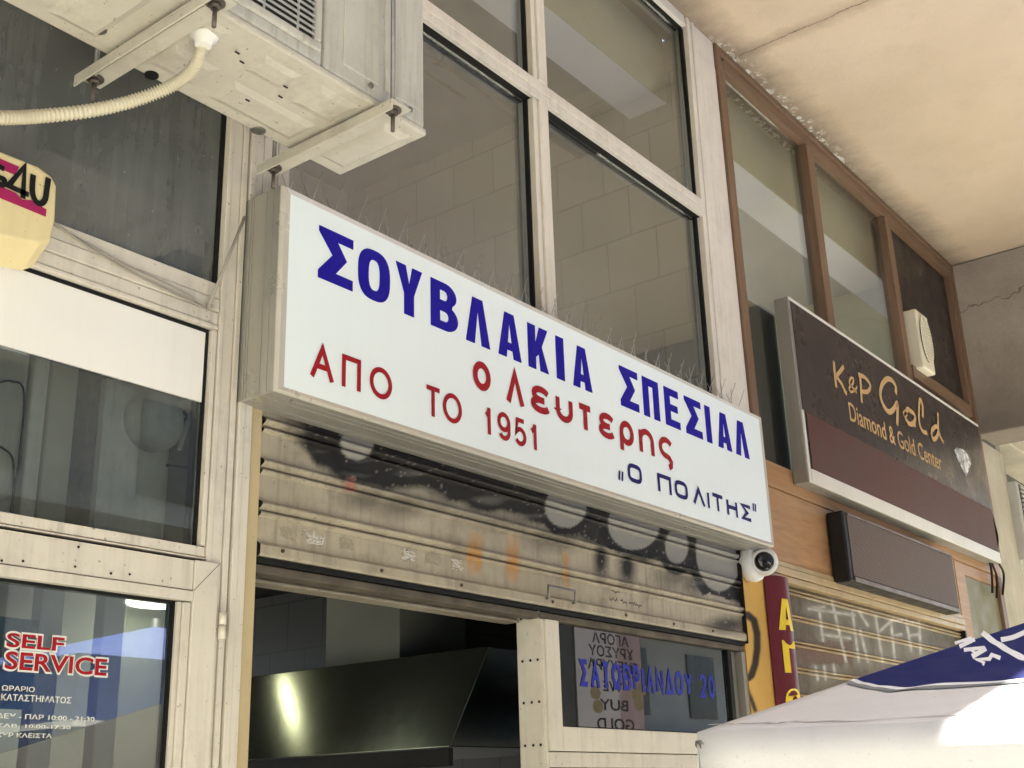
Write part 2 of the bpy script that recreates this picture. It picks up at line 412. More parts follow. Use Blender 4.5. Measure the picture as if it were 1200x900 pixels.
# ---- lettering: strokes and polygons on a plane y = const
def arc(cx, cy, rx, ry, a0, a1, n=14):
    return [(cx + rx * math.cos(R(a0 + (a1 - a0) * k / n)), cy + ry * math.sin(R(a0 + (a1 - a0) * k / n))) for k in range(n + 1)]
def sq(cx, cy, rx, ry, e=3., n=28):
    o = []
    for k in range(n):
        a = 2 * math.pi * k / n; c, s_ = math.cos(a), math.sin(a)
        o.append((cx + rx * math.copysign(abs(c) ** (2 / e), c), cy + ry * math.copysign(abs(s_) ** (2 / e), s_)))
    return o
def strip(mb, pts, wd, closed, fn):
    """a stroke of width wd along pts (2D), mitred, written through fn(x, z) -> 3D"""
    P = [Vector(p) for p in pts]; n = len(P); L = []; Rr = []
    for k in range(n):
        a = P[k - 1] if (k > 0 or closed) else None; b = P[(k + 1) % n] if (k < n - 1 or closed) else None
        d1 = (P[k] - a).normalized() if a is not None else None; d2 = (b - P[k]).normalized() if b is not None else None
        if d1 is None: d1 = d2
        if d2 is None: d2 = d1
        n1 = Vector((-d1.y, d1.x)); n2 = Vector((-d2.y, d2.x)); m = n1 + n2
        m = m.normalized() if m.length > 1e-4 else n1
        s_ = 1 / max(.42, m.dot(n1))
        L.append(P[k] + m * wd / 2 * s_); Rr.append(P[k] - m * wd / 2 * s_)
    for k in range(n if closed else n - 1):
        j = (k + 1) % n; mb.quad(fn(*L[k]), fn(*Rr[k]), fn(*Rr[j]), fn(*L[j]))
C_ = {}
C_['Ο'] = C_['O'] = lambda: [(arc(.5, .5, .5, .5, 0, 360, 32)[:-1], True)]
C_['q'] = lambda: [(sq(.5, .5, .5, .5, 3.4), True)]
C_['Λ'] = lambda: [([(0, 0), (.5, 1), (1, 0)], False)]
C_['Α'] = C_['A'] = lambda: [([(0, 0), (.5, 1), (1, 0)], False), ([(.19, .33), (.81, .33)], False)]
C_['Π'] = lambda: [([(0, 0), (0, 1), (1, 1), (1, 0)], False)]
C_['Τ'] = lambda: [([(0, 1), (1, 1)], False), ([(.5, 1), (.5, 0)], False)]
C_['Ι'] = lambda: [([(.5, 0), (.5, 1)], False)]
C_['Η'] = lambda: [([(0, 0), (0, 1)], False), ([(1, 0), (1, 1)], False), ([(0, .5), (1, .5)], False)]
C_['Σ'] = lambda: [([(1, 1), (.08, 1), (.62, .5), (.08, 0), (1, 0)], False)]
C_['1'] = lambda: [([(0, .72), (.55, .82), (.85, 1.02)], False), ([(.85, 1.06), (.85, -.06)], False)]
C_['9'] = lambda: [(arc(.5, .68, .5, .32, 0, 360, 24)[:-1], True), ([(1, .68), (1, .45)] + arc(.52, .30, .48, .30, 25, -150, 12), False)]
C_['5'] = lambda: [([(.92, 1), (.18, 1), (.06, .48)] + arc(.48, .31, .50, .31, 140, -150, 18), False)]
C_['ε'] = lambda: [(arc(.60, .74, .52, .26, 25, 262, 14) + [(.82, .485)], False), ([(.82, .485)] + arc(.56, .24, .56, .24, 100, 340, 16), False)]
C_['υ'] = lambda: [([(0, 1), (0, .42)] + arc(.5, .42, .5, .42, 180, 360, 14) + [(1, 1)], False)]
C_['τ'] = lambda: [([(0, 1), (1, 1)], False), ([(.52, 1), (.52, 0)], False)]
C_['ρ'] = lambda: [(arc(.5, .5, .5, .5, 0, 360, 26)[:-1], True), ([(0, .5), (0, -.48)], False)]
C_['η'] = lambda: [([(0, 1), (0, 0)], False), ([(0, .5)] + arc(.5, .55, .5, .45, 180, 0, 14) + [(1, 0)], False)]
C_['ς'] = lambda: [(arc(.58, .56, .58, .44, 35, 270, 18) + [(.82, .06), (1.0, -.12), (.96, -.34), (.74, -.46)], False)]
C_['Ω'] = lambda: [([(0, 0), (.30, 0), (.30, .16)] + arc(.5, .58, .5, .42, 232, -52, 22) + [(.70, .16), (.70, 0), (1, 0)], False)]
C_['Β'] = lambda: [([(0, 0), (0, 1), (.55, 1)] + arc(.55, .76, .40, .24, 90, -90, 10) + arc(.58, .26, .42, .26, 90, -90, 10), True), ([(0, .52), (.55, .52)], False)]
C_['Ρ'] = lambda: [([(0, 0), (0, 1), (.55, 1)] + arc(.55, .73, .45, .27, 90, -90, 12) + [(0, .46)], False)]
C_['Ν'] = lambda: [([(0, 0), (0, 1), (1, 0), (1, 1)], False)]
C_['Δ'] = lambda: [([(0, 0), (.5, 1), (1, 0)], True)]
C_['Υ'] = lambda: [([(0, 1), (.5, .45), (1, 1)], False), ([(.5, .5), (.5, 0)], False)]
C_['2'] = lambda: [(arc(.5, .7, .46, .3, 165, -35, 14) + [(.02, .0), (1, 0)], False)]
C_['0'] = lambda: [(arc(.5, .5, .5, .5, 0, 360, 26)[:-1], True)]
C_['Γ'] = lambda: [([(0, 0), (0, 1), (1, 1)], False)]

def write(mb, ch, x0, x1, z0, z1, wd, y, k0=[0]):
    """stroke glyph whose ink fills the box"""
    h = wd / 2
    for pts, cl in C_[ch]():
        k0[0] += 1; yy = y - .00025 * (k0[0] % 3)
        q = [((x0 + h) + px * (x1 - x0 - wd), (z0 + h) + pz * (z1 - z0 - wd)) for px, pz in pts]
        # straight ends reach the box edge
        if not cl and ch in 'ΛΑAΠΤΙΗΓητυρ1':
            q = [(a, z0 if abs(p[1]) < 1e-6 and ch not in 'υ' else b) for (a, b), p in zip(q, pts)]
        strip(mb, q, wd, cl, lambda a, b: (a, yy, b))

def poly_letter(mb, loops, y):
    """filled outline with holes, from a 2D curve"""
    cu = bpy.data.curves.new('tmp', 'CURVE'); cu.dimensions = '2D'; cu.fill_mode = 'BOTH'; cu.extrude = .0008
    for lp in loops:
        s_ = cu.splines.new('POLY'); s_.points.add(len(lp) - 1); s_.use_cyclic_u = True
        for p, (a, b) in zip(s_.points, lp): p.co = (a, b, 0, 1)
    o = bpy.data.objects.new('tmp', cu); COL.objects.link(o)
    add_curve(mb, o, lambda a, b, c: (a, y - c, b))
def add_curve(mb, o, fn):
    dg = bpy.context.evaluated_depsgraph_get(); dg.update()
    me = bpy.data.meshes.new_from_object(o.evaluated_get(dg))
    i = len(mb.v)
    mb.v += [fn(*v.co) for v in me.vertices]
    for p in me.polygons: mb.f.append(tuple(i + k for k in p.vertices)); mb.sm.append(False)
    cu = o.data; bpy.data.objects.remove(o); bpy.data.curves.remove(cu); bpy.data.meshes.remove(me)
def text(mb, body, x0, x1, z0, z1, y, bold=0., mirror=False, fn=None, sc_ext=.0):
    """font lettering fitted to a box"""
    cu = bpy.data.curves.new('tmp', 'FONT'); cu.body = body; cu.offset = bold; cu.resolution_u = 4
    o = bpy.data.objects.new('tmp', cu); COL.objects.link(o)
    dg = bpy.context.evaluated_depsgraph_get(); dg.update()
    me = bpy.data.meshes.new_from_object(o.evaluated_get(dg))
    xs = [v.co.x for v in me.vertices]; ys = [v.co.y for v in me.vertices]
    a0, a1, b0, b1 = min(xs), max(xs), min(ys), max(ys)
    def f(a, b, c):
        s_ = (a - a0) / (a1 - a0); t = (b - b0) / (b1 - b0)
        if mirror: s_ = 1 - s_
        return fn(s_, t) if fn else (x0 + (x1 - x0) * s_, y, z0 + (z1 - z0) * t)
    bpy.data.meshes.remove(me)
    add_curve(mb, o, f)

def smooth(pts, n=6):
    P = [Vector(p) for p in pts]; out = []
    for k in range(len(P) - 1):
        p0, p1, p2, p3 = P[max(k - 1, 0)], P[k], P[k + 1], P[min(k + 2, len(P) - 1)]
        for j in range(n):
            t = j / n
            out.append(.5 * ((2 * p1) + (p2 - p0) * t + (2 * p0 - 5 * p1 + 4 * p2 - p3) * t * t + (3 * p1 - p0 - 3 * p2 + p3) * t ** 3))
    out.append(P[-1]); return out

G0 = -0.35      # street level
ZC = 5.23       # soffit level
# ================================================================== SETTING
def sheet(name, x0, x1, y0, y1, z, mat):
    m = MB(); m.quad((x0, y0, z), (x1, y0, z), (x1, y1, z), (x0, y1, z)); return struct(m.build(name, mat))
struct(MB().quad((-150, -150, G0 - .16), (150, -150, G0 - .16), (150, 150, G0 - .16), (-150, 150, G0 - .16)).build('ground', 'asphalt'))
struct(MB().box(-40, 60, -5.2, .02, G0 - .15, G0).build('pavement', 'paving'))
struct(MB().box(-40, 60, -5.36, -5.2, G0 - .15, G0 + .002).build('kerb', 'kerb'))
sheet('bounce_ground', -14, 18, .6, 25, G0, 'bounce_ground')  # unseen pale ground added to bounce sunlight into the upstairs rooms
sheet('road', -40, 60, -11, -5.36, G0 - .155, 'asphalt')
struct(MB().box(-40, 60, -14.5, -11, G0 - .15, G0).build('far_pavement', 'paving'))
struct(MB().box(-14, 18, -2.88, .175, ZC, ZC + .4).build('ceiling', 'soffit'))

# building across the street (seen only as reflections)
ob = thing('apartment_building', 'pale rendered apartment block across the street reflected in the shop glass', 'building', (6, -20, G0))
MB().box(-30, 45, -24, -14.5, G0, 21).build('wall', 'facade', ob)
m = MB()
for fl in range(7):
    z = G0 + .6 + fl * 3.0
    for k in range(20):
        x = -28 + k * 3.6
        if fl: MB().box(x, x + 1.5, -14.5, -14.44, z + .4, z + 2.1).build('window', 'opwin', ob)
for fl in range(1, 7):
    MB().box(-30, 45, -14.5, -13.4, G0 + fl * 3.0 + .3, G0 + fl * 3.0 + .5).build('balcony', 'facade', ob)

# arcade pillars at the slab edge, outside the frame
pp = None
for i, x in enumerate((-7.5, -3.6, 12.6)):
    if pp is None:
        pp = MB().box(-.22, .22, -.22, .22, 0, ZC - G0).build('pillar', 'plaster', None, .02); pp.location = (x, -2.62, G0)
        tag(pp, 'square cream pillar holding up the outer edge of the arcade slab', 'pillar', 'arcade pillars')
    else:
        q = pp.copy(); COL.objects.link(q); q.location = (x, -2.62, G0)

# ================================================================== downstand beam and neighbour building at right
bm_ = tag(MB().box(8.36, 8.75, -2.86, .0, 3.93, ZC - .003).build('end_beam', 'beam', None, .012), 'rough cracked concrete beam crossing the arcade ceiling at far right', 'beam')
nb = thing('neighbour_shopfront', 'cream rendered neighbour wall with dark window opening under the concrete beam', 'shopfront', (9.6, .1, G0))
m = MB().box(8.36, 8.95, .004, .5, G0, 3.92); m.build('pier', 'plaster', nb, .01)
MB().box(8.95, 14, .004, .5, 4.05, ZC).build('lintel', 'plaster', nb, .01)
MB().box(8.95, 9.06, .05, .5, G0, 4.045).build('frame', 'kpcase', nb, .004)
MB().box(9.06, 14, .3, .34, 3.2, 4.045).build('pane', 'opwin', nb)
MB().box(9.06, 14, .2, .5, G0, 3.19).build('wall', 'plaster', nb)
ac2 = thing('air_conditioner', 'cream slatted air conditioner cut off by the right edge of the photo', 'air conditioner', (9.3, 0, 3.1))
MB().box(8.91, 9.72, -.06, .19, 3.12, 3.70).build('casing', 'acbody', ac2, .012)
for k in range(16):
    z = 3.16 + k * .033
    MB().box(8.97, 9.66, -.075, -.0605, z, z + .014).build('slat', 'acbody', ac2)
MB().box(8.965, 9.665, -.064, -.0602, 3.15, 3.68).build('coil', 'acdark', ac2)
cb = MB()
for k, (u, v) in enumerate(((1148, 590), (1152, 596), (1158, 592))):
    pts = [at(u, v, -.03), at(u + 6, v + 18, -.05), at(u + 3 + 4 * k, v + 40, -.06), at(u + 10, v + 62, -.04), at(u + 14 + 2 * k, v + 80, -.03), at(u + 15 + k, v + 105, -.01)]
    cb.tube(smooth(pts, 6), .008, 6)
tag(cb.build('hanging_cables', 'blackcable'), 'tangle of thin dark cables hanging beside the gold shop sign at right', 'cables')

# ================================================================== interiors
# mezzanine over the kitchen, seen through the upper window wall
rm = thing('mezzanine_room', 'dim tiled upstairs room with a ceiling beam behind the tall windows', 'room', (3.3, 2, 2.6))
MB().box(4.6, 4.75, .06, 2.6, 2.66, ZC - .01).build('tiled_wall', 'tile', rm)
MB().box(1.70, 1.80, .06, 2.6, 2.66, ZC - .01).build('side_wall', 'wall_in', rm)
MB().box(1.80, 3.3, 2.4, 2.5, 2.66, 3.3).box(3.302, 4.6, 2.4, 2.5, 2.66, ZC + .1).build('back_wall', 'wall_in', rm)  # low at left: invented rear opening lets sky light into the room
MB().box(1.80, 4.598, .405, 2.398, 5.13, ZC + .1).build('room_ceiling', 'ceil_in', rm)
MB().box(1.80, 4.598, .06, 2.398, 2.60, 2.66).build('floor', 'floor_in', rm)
MB().box(1.80, 4.597, .184, .40, 4.856, ZC + .1).build('beam', 'beam_in', rm)
MB().box(1.80, 4.597, .178, .182, 4.853, ZC + .1).build('beam_side', 'beam_olive', rm)  # thin olive sheet, a different tone from the beam underside
tag(MB().tube([(1.85, .6, 4.66), (4.43, .6, 4.66)], .028, 10).tube([(1.85, .66, 4.60), (3.6, .66, 4.60)], .012, 8).lathe([(.036, 0), (.036, .06)], (3.35, .6, 4.66), (1, 0, 0)).build('pipe', 'duct'),
    'pale horizontal pipe under the room ceiling behind the tall window', 'pipe')
# room behind the brown windows
r2 = thing('upper_shop_room', 'pale upstairs room with a lit ceiling beam behind the brown framed windows', 'room', (6.5, 2, 3.0))
MB().box(8.22, 8.34, .06, 2, 3.0, ZC - .01).build('side_wall', 'beam_olive', r2)
MB().box(4.80, 8.22, 1.9, 2, 3.0, 3.5).build('back_wall', 'ceil_in', r2)  # kept low, rear left open so added sky light brightens the room
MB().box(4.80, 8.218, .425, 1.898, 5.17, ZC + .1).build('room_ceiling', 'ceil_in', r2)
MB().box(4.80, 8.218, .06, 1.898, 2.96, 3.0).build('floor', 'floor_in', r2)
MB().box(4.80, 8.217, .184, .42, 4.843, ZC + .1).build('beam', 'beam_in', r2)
MB().box(4.80, 8.217, .178, .182, 4.84, ZC + .1).build('beam_side', 'beam_olive', r2)  # same olive front sheet on this beam
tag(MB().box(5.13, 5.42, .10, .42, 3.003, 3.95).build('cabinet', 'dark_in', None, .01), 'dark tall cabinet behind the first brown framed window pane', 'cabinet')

# kitchen
kr = thing('kitchen_room', 'dark tiled kitchen behind the half raised shutter', 'room', (3.2, 2.5, G0))
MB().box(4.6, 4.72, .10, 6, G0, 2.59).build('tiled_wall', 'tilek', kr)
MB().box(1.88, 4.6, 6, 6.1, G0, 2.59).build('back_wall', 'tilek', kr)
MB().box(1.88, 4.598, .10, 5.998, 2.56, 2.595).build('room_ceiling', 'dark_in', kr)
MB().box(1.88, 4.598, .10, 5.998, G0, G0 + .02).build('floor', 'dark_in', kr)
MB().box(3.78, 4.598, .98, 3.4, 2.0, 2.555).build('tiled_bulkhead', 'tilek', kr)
hd = thing('extractor_hood', 'dark stainless steel extractor hood with a sloping front inside the kitchen', 'hood', (3.5, 1.5, 1.7))
xb, zb, xt, zt = 3.0826, 1.7805, 3.298, 2.1195
pr = [(xb, zb), (xb + .9, zb), (xb + .9, zt), (xt, zt)]
m = MB(); n = 4
m.v = [(x, .352, z) for x, z in pr] + [(x, 2.9, z) for x, z in pr]
m.f = [(0, 1, 2, 3), (7, 6, 5, 4)] + [(k, 4 + k, 4 + (k + 1) % 4, (k + 1) % 4) for k in range(4)]; m.sm = [False] * 6
m.build('canopy', 'hoodsteel', hd, .004)
MB().box(xb + .004, xb + .03, .36, 2.9, zb - .06, zb - .002).build('rim', 'ledcase', hd, .003)
MB().box(3.36, 3.75, .83, 1.23, zt + .002, 2.555).build('duct', 'duct', hd, .004)
lf = thing('kitchen_lamp', 'glowing lamp hidden in the kitchen mirrored on the hood', 'lamp', (3.04, 1.87, 2.5))
MB().tube([(2.945, 1.87, 2.50), (3.135, 1.87, 2.50)], .022, 10).build('tube', 'lamp', lf)
MB().box(2.92, 3.16, 1.84, 1.90, 2.53, 2.555).build('holder', 'steel', lf)

# self-service shop at left
sr = thing('snack_room', 'dim self service shop interior behind the cream door', 'room', (.5, 2, G0))
MB().box(-2, 1.76, 3.5, 3.6, G0, ZC - .01).build('back_wall', 'wall_in', sr)
MB().box(1.76, 1.775, .08, 3.6, 2.61, ZC - .01).build('side_wall', 'wall_in', sr)
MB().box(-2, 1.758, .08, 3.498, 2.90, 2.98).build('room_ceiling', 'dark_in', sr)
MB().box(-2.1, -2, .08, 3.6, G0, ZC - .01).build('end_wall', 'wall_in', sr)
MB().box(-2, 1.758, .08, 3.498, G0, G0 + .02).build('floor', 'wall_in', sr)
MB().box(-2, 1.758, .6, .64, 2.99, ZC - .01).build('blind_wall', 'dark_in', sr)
MB().box(1.2, 2.72, 1.4, 1.44, G0, 2.555).build('lamp_blocker', 'wall_in', sr)  # added board that blocks the kitchen lamp tube from the door view
post = MB().box(0, .055, 0, .04, 0, 2.50).build('mirrored_column_post', 'white', None, .004)
pa = at(50, 700, .08).x; pb = at(124, 700, .08).x  # posts added behind the glass to imitate mirrored white columns
post.location = (pa, .08, G0 + .02); tag(post, 'narrow white post added behind the door glass for a mirrored column, the one nearer the red lettering start', 'post', 'posts added for mirrored columns')
q = post.copy(); COL.objects.link(q); q.location = (pb, .08, G0 + .02); q['label'] = 'narrow white post added behind the door glass for a mirrored column, the one nearer the hinge'
pl0 = None
for (u, v) in ((190, 708), (12, 752)):
    p = at(u, v, 1.2)
    if pl0 is None:
        pl0 = thing('ceiling_lamp', 'greenish glowing flat lamp seen through the corner of the door glass', 'lamp', p)
        MB().lathe([(.12, 0), (.13, .01), (.08, .03)], p, (0, 0, 1), 20).build('diffuser', 'lamp2', pl0)
        MB().lathe([(.135, .0302), (.135, .05)], p, (0, 0, 1), 20).build('rim', 'steel', pl0)
    else:
        c = pl0.copy(); COL.objects.link(c); c.location = p; c['label'] = 'greenish glowing flat lamp left of the red lettering in the door'
        for ch in pl0.children:
            d = ch.copy(); COL.objects.link(d); d.parent = c
a, b = at(-30, 722, .06), at(36, 832, .06)
tag(MB().box(a.x, b.x, .06, .064, b.z, at(36, 726, .06).z).build('poster', 'teal'), 'teal picture poster inside the door behind the lettering', 'poster')
# equipment behind the left transom
vt = thing('ventilator', 'grey sheet metal ventilator box with a round duct bowl behind the transom glass', 'ventilator', (1.9, .5, 2.3))
a, b = at(122, 470, .11), at(240, 470, .11)
MB().box(a.x, min(b.x, 1.757), .11, .40, 2.22, 2.60).build('housing', 'ventgrey', vt, .015)
c = at(175, 500, .11)
MB().lathe([(.075, 0), (.075, .035), (.06, .055), (.02, .06)], (c.x, .11, c.z + .01), (0, -1, 0), 26).build('bowl', 'ventgrey', vt)
MB().tube(smooth([(c.x + .09, .10, c.z + .06), (c.x + .135, .085, c.z - .01), (c.x + .12, .085, c.z - .08), (c.x + .05, .10, c.z - .09)], 8), .004, 6).build('hose', 'blackcable', vt)
MB().tube([(c.x + .115, .08, c.z + .11), (c.x + .07, .08, c.z - .05)], .006, 6).build('rod', 'white', vt)
cbn = thing('service_panel', 'beige panel with upright posts and looping cables behind the transom glass', 'panel', (1.3, .4, 2.2))
a, b = at(-60, 470, .14), at(30, 470, .14)
MB().box(a.x, b.x, .14, .2, 2.15, 2.64).build('board', 'alu', cbn, .004)
MB().box(b.x + .003, b.x + .04, .12, .2, 2.15, 2.64).build('post', 'alu_l', cbn, .004)
MB().box(b.x + .07, b.x + .14, .16, .2, 2.15, 2.64).build('post', 'plaster', cbn, .004)
MB().box(b.x + .155, b.x + .215, .13, .2, 2.15, 2.64).build('rusty_post', 'rust', cbn, .004)
MB().tube(smooth([at(12, 600, .132), at(22, 540, .13), at(28, 460, .13), at(14, 447, .13), at(0, 448, .13)], 8), .0022, 6).tube(smooth([at(0, 523, .13), at(14, 535, .128), at(16, 560, .128), at(14, 610, .13)], 8), .0025, 6).build('cable', 'blackcable', cbn)

# ================================================================== left shopfront frame
lt = thing('glazed_shopfront', 'cream aluminium shopfront bay with white panel and glass transoms at left', 'shopfront', (.8, 0, G0))
XL = -1.6
def rails(parent, x0, x1, zs, y0=-.012, y1=.06, mat='alu', name='rail'):
    """a rail built of strips with thin shadow gaps between them"""
    m = MB()
    for k in range(len(zs) - 1):
        d = .004 * (k % 2)
        m.box(x0, x1, y0 + d, y1, zs[k] + .0012, zs[k + 1] - .0012)
    o = m.build(name, mat, parent, .0015)
    MB().box(x0, x1, y0 + .02, y1 - .002, zs[0] + .0005, zs[-1] - .0005).build('shadow_gap', 'gap', parent)
    return o
def posts(parent, xs, z0, z1, y0=-.014, y1=.06, mat='alu', name='post'):
    m = MB()
    for k in range(len(xs) - 1):
        d = .004 * (k % 2)
        m.box(xs[k] + .0012, xs[k + 1] - .0012, y0 + d, y1, z0, z1)
    o = m.build(name, mat, parent, .0015)
    MB().box(xs[0] + .0005, xs[-1] - .0005, y0 + .02, y1 - .002, z0, z1).build('shadow_gap', 'gap', parent)
    return o
posts(lt, (1.785, 1.80, 1.834, 1.853), G0, ZC, name='post')
posts(lt, (1.858, 1.878, 1.905), G0, ZC, -.018, name='post')
posts(lt, (1.907, 1.945), G0, 2.62, -.006, .09, 'yellow', 'reveal_strip')
rails(lt, XL, 1.784, (2.752, 2.765, 2.80, 2.836, 2.879))
rails(lt, XL, 1.784, (2.166, 2.172, 2.198), name='rail')
posts(lt, (1.768, 1.784), 2.2, 2.75, -.010, name='stile')
MB().box(XL, 1.772, .010, .016, 2.882, ZC).build('pane', 'gl_dirty', lt)
MB().box(1.7725, 1.784, .004, .03, 2.882, ZC).build('gasket', 'rubber', lt)
MB().box(XL, 1.759, .006, .018, 2.558, 2.742).build('white_panel', 'whitepanel', lt)
MB().box(XL, 1.767, .004, .03, 2.7425, 2.7515).build('gasket', 'rubber', lt)
MB().box(1.7595, 1.7675, .004, .03, 2.2, 2.742).build('gasket', 'rubber', lt)
MB().box(XL, 1.759, .010, .016, 2.199, 2.557).build('transom_pane', 'gl_low', lt)
# door
dr = thing('door', 'cream framed glass door with red self service lettering at bottom left', 'door', (1.3, 0, G0))
rails(dr, XL, 1.747, (2.062, 2.088, 2.160), -.022, .03, name='top_rail')
m = MB().box(1.7485, 1.818, -.022, .03, G0 + .02, 2.160).box(1.725, 1.746, -.017, .03, G0 + .02, 2.0605).box(1.712, 1.724, -.012, .03, G0 + .02, 2.0605)
m.build('stile', 'alu', dr, .002)
MB().box(XL, 1.7035, .004, .010, G0 + .1, 2.056).build('glass', 'gl_door', dr)
MB().box(1.704, 1.7115, -.004, .02, G0 + .1, 2.061).build('gasket', 'rubber', dr)
MB().box(XL, 1.7035, -.004, .02, 2.0565, 2.0615).build('gasket', 'rubber', dr)
hz = at(254, 735).z
MB().tube([(1.829, -.03, hz + .03), (1.829, -.03, hz + .002)], .009, 8).tube([(1.829, -.03, hz - .002), (1.829, -.03, hz - .032)], .009, 8).build('hinge', 'alu_l', dr)
m = MB()
for u, v in ((2, 657), (27, 657.5), (88, 664), (130, 672), (152, 673), (92, 641)):
    p = at(u, v, -.0225); m.lathe([(.0028, 0), (.0028, .0012)], (p.x, -.0221, p.z), (0, -1, 0), 10)
m.build('screw_hole', 'black', dr)
MB().quad((1.7475, -.0224, 2.0885), (1.7485, -.0224, 2.0875), (1.8185, -.0224, 2.159), (1.8175, -.0224, 2.160)).build('mitre_joint', 'gap', dr)
def dtext(mb, body, u0, v0, u1, v1, y, bold=0):
    a, b = at(u0, v0, y), at(u1, v1, y)     # lower left, upper right
    text(mb, body, a.x, b.x, a.z, b.z, y, bold)
for nm, mt, y, bo in (('lettering_outline', 'white', .0026, .055), ('lettering', 'red', .0018, .02)):
    m = MB(); e = .004 if nm == 'lettering_outline' else 0
    for body, (u0, v0, u1, v1) in (('SELF', (7, 758, 76, 747.5)), ('SERVICE', (5, 784, 126, 772.5))):
        a, b = at(u0, v0, y), at(u1, v1, y); text(m, body, a.x - e, b.x + e, a.z - e, b.z + e, y, bo)
    m.build(nm, mt, dr)
m = MB()
for body, q in (('ΩΡΑΡΙΟ', (2, 809, 41, 805)), ('ΚΑΤΑΣΤΗΜΑΤΟΣ', (1, 820.5, 84, 817)), ('ΔΕΥ - ΠΑΡ 10:00 - 21:30', (-4, 841.5, 111, 840)), ('ΣΑΒ  10:00-17:30', (-4, 852, 83, 850.5)), ('ΚΥΡ ΚΛΕΙΣΤΑ', (-4, 863.5, 61, 860))):
    dtext(m, body, *q, .0018, .012)
m.build('opening_hours', 'white', dr)

# ================================================================== upper window wall
ww = thing('window_wall', 'tall cream aluminium window wall of four panes above the white sign', 'window', (3.2, 0, 2.6))
posts(ww, (1.905, 1.935, 1.96, 2.0), 2.62, ZC, -.014)
m = MB().box(3.188, 3.215, -.012, .06, 2.62, 4.124).box(3.217, 3.262, -.020, .06, 2.62, 4.124).box(3.264, 3.285, -.012, .06, 2.62, 4.124)
m.box(3.198, 3.225, -.012, .06, 4.217, ZC).box(3.227, 3.27, -.020, .06, 4.217, ZC).box(3.272, 3.29, -.012, .06, 4.217, ZC)
m.build('mullion', 'alu_l', ww, .002)
MB().box(3.195, 3.283, .0, .055, 2.62, 4.122).box(3.203, 3.287, 0, .055, 4.22, ZC).build('shadow_gap', 'gap', ww)
rails(ww, 2.0, 4.496, (4.126, 4.143, 4.168, 4.196, 4.216), -.018, .055, 'alu_l', 'transom')
rails(ww, 2.0, 4.496, (5.165, 5.185, ZC), -.012, .055, 'alu_l', 'head')
m = MB()
for (a0, a1, b0, b1, d) in ((4.512, 4.535, 4.462, 4.485, 0), (4.537, 4.558, 4.487, 4.508, .005), (4.56, 4.582, 4.51, 4.532, 0)):
    i = len(m.v); zt_, zb_ = ZC, 2.62; y0 = -.012 + d
    m.v += [(b0, y0, zb_), (b1, y0, zb_), (b1, .06, zb_), (b0, .06, zb_), (a0, y0, zt_), (a1, y0, zt_), (a1, .06, zt_), (a0, .06, zt_)]
    m.f += [tuple(i + a for a in q) for q in ((0, 3, 2, 1), (4, 5, 6, 7), (0, 1, 5, 4), (1, 2, 6, 5), (2, 3, 7, 6), (3, 0, 4, 7))]; m.sm += [False] * 6
m.build('jamb', 'alu_l', ww, .0015)
for (x0, x1, z0, z1) in ((2.0, 3.187, 2.62, 4.122), (3.286, 4.50, 2.62, 4.122), (2.0, 3.197, 4.22, 5.163), (3.291, 4.52, 4.22, 5.163)):
    MB().box(x0, x1, .030, .036, z0, z1).build('pane', 'gl', ww)
m = MB().box(3.176, 3.187, .012, .029, 2.62, 4.122).box(3.186, 3.197, .012, .029, 4.22, 5.163).box(4.462, 4.478, .012, .029, 2.62, 4.122).box(4.488, 4.508, .012, .029, 4.22, 5.163)
m.build('gasket', 'rubber', ww)
pnl = thing('cladding_panel', 'flat cream cladding panel between white window wall and brown windows', 'panel', (4.68, 0, 2.62))
m = MB(); i = 0
m.v = [(4.536, -.008, 2.62), (4.784, -.008, 2.62), (4.784, .05, 2.62), (4.536, .05, 2.62), (4.586, -.008, ZC - .16), (4.784, -.008, ZC - .16), (4.784, .05, ZC - .16), (4.586, .05, ZC - .16)]
m.f = [(0, 3, 2, 1), (4, 5, 6, 7), (0, 1, 5, 4), (1, 2, 6, 5), (2, 3, 7, 6), (3, 0, 4, 7)]; m.sm = [False] * 6
m.build('board', 'alu_l', pnl, .002)
MB().box(4.588, 4.784, -.006, .05, ZC - .157, ZC).build('cap', 'alu_l', pnl, .002)

# ================================================================== brown windows
bw = thing('brown_window_row', 'brown timber framed row of three windows under the beige ceiling', 'window', (6.5, 0, 3.06))
MB().box(4.79, 4.83, -.02, .06, 3.06, ZC - .003).box(4.832, 4.885, -.008, .06, 3.06, ZC - .06).build('jamb', 'woodv', bw, .003)
MB().box(4.832, 8.37, -.02, .06, 5.19, ZC - .003).box(4.887, 8.33, -.008, .06, 5.118, 5.188).build('head', 'woodh', bw, .003)
for x0, x1 in ((5.845, 5.965), (7.025, 7.145)):
    MB().box(x0, x0 + .06, -.016, .06, 3.06, 5.116).box(x0 + .062, x1, -.006, .06, 3.06, 5.116).build('mullion', 'woodv', bw, .003)
MB().box(8.27, 8.32, -.008, .06, 4.125, 5.116).box(8.322, 8.37, -.02, .06, 3.06, 5.187).build('jamb', 'woodv', bw, .003)
MB().box(7.147, 8.268, -.014, .06, 4.04, 4.125).build('rail', 'woodh', bw, .003)
MB().box(4.887, 5.843, .03, .036, 3.06, 5.116).build('pane', 'gl_brown', bw)
MB().box(5.967, 7.023, .03, .036, 3.06, 5.116).build('pane', 'gl_brown', bw)
MB().box(7.147, 8.268, .03, .05, 4.127, 5.116).build('dark_panel', 'darkpanel', bw)
MB().box(7.147, 8.32, .01, .05, 3.06, 4.038).build('dark_panel', 'darkpanel', bw)
fn = thing('extractor_fan', 'ivory plastic wall fan with round grille in the dark window panel', 'fan', (7.3, 0, 4.1))
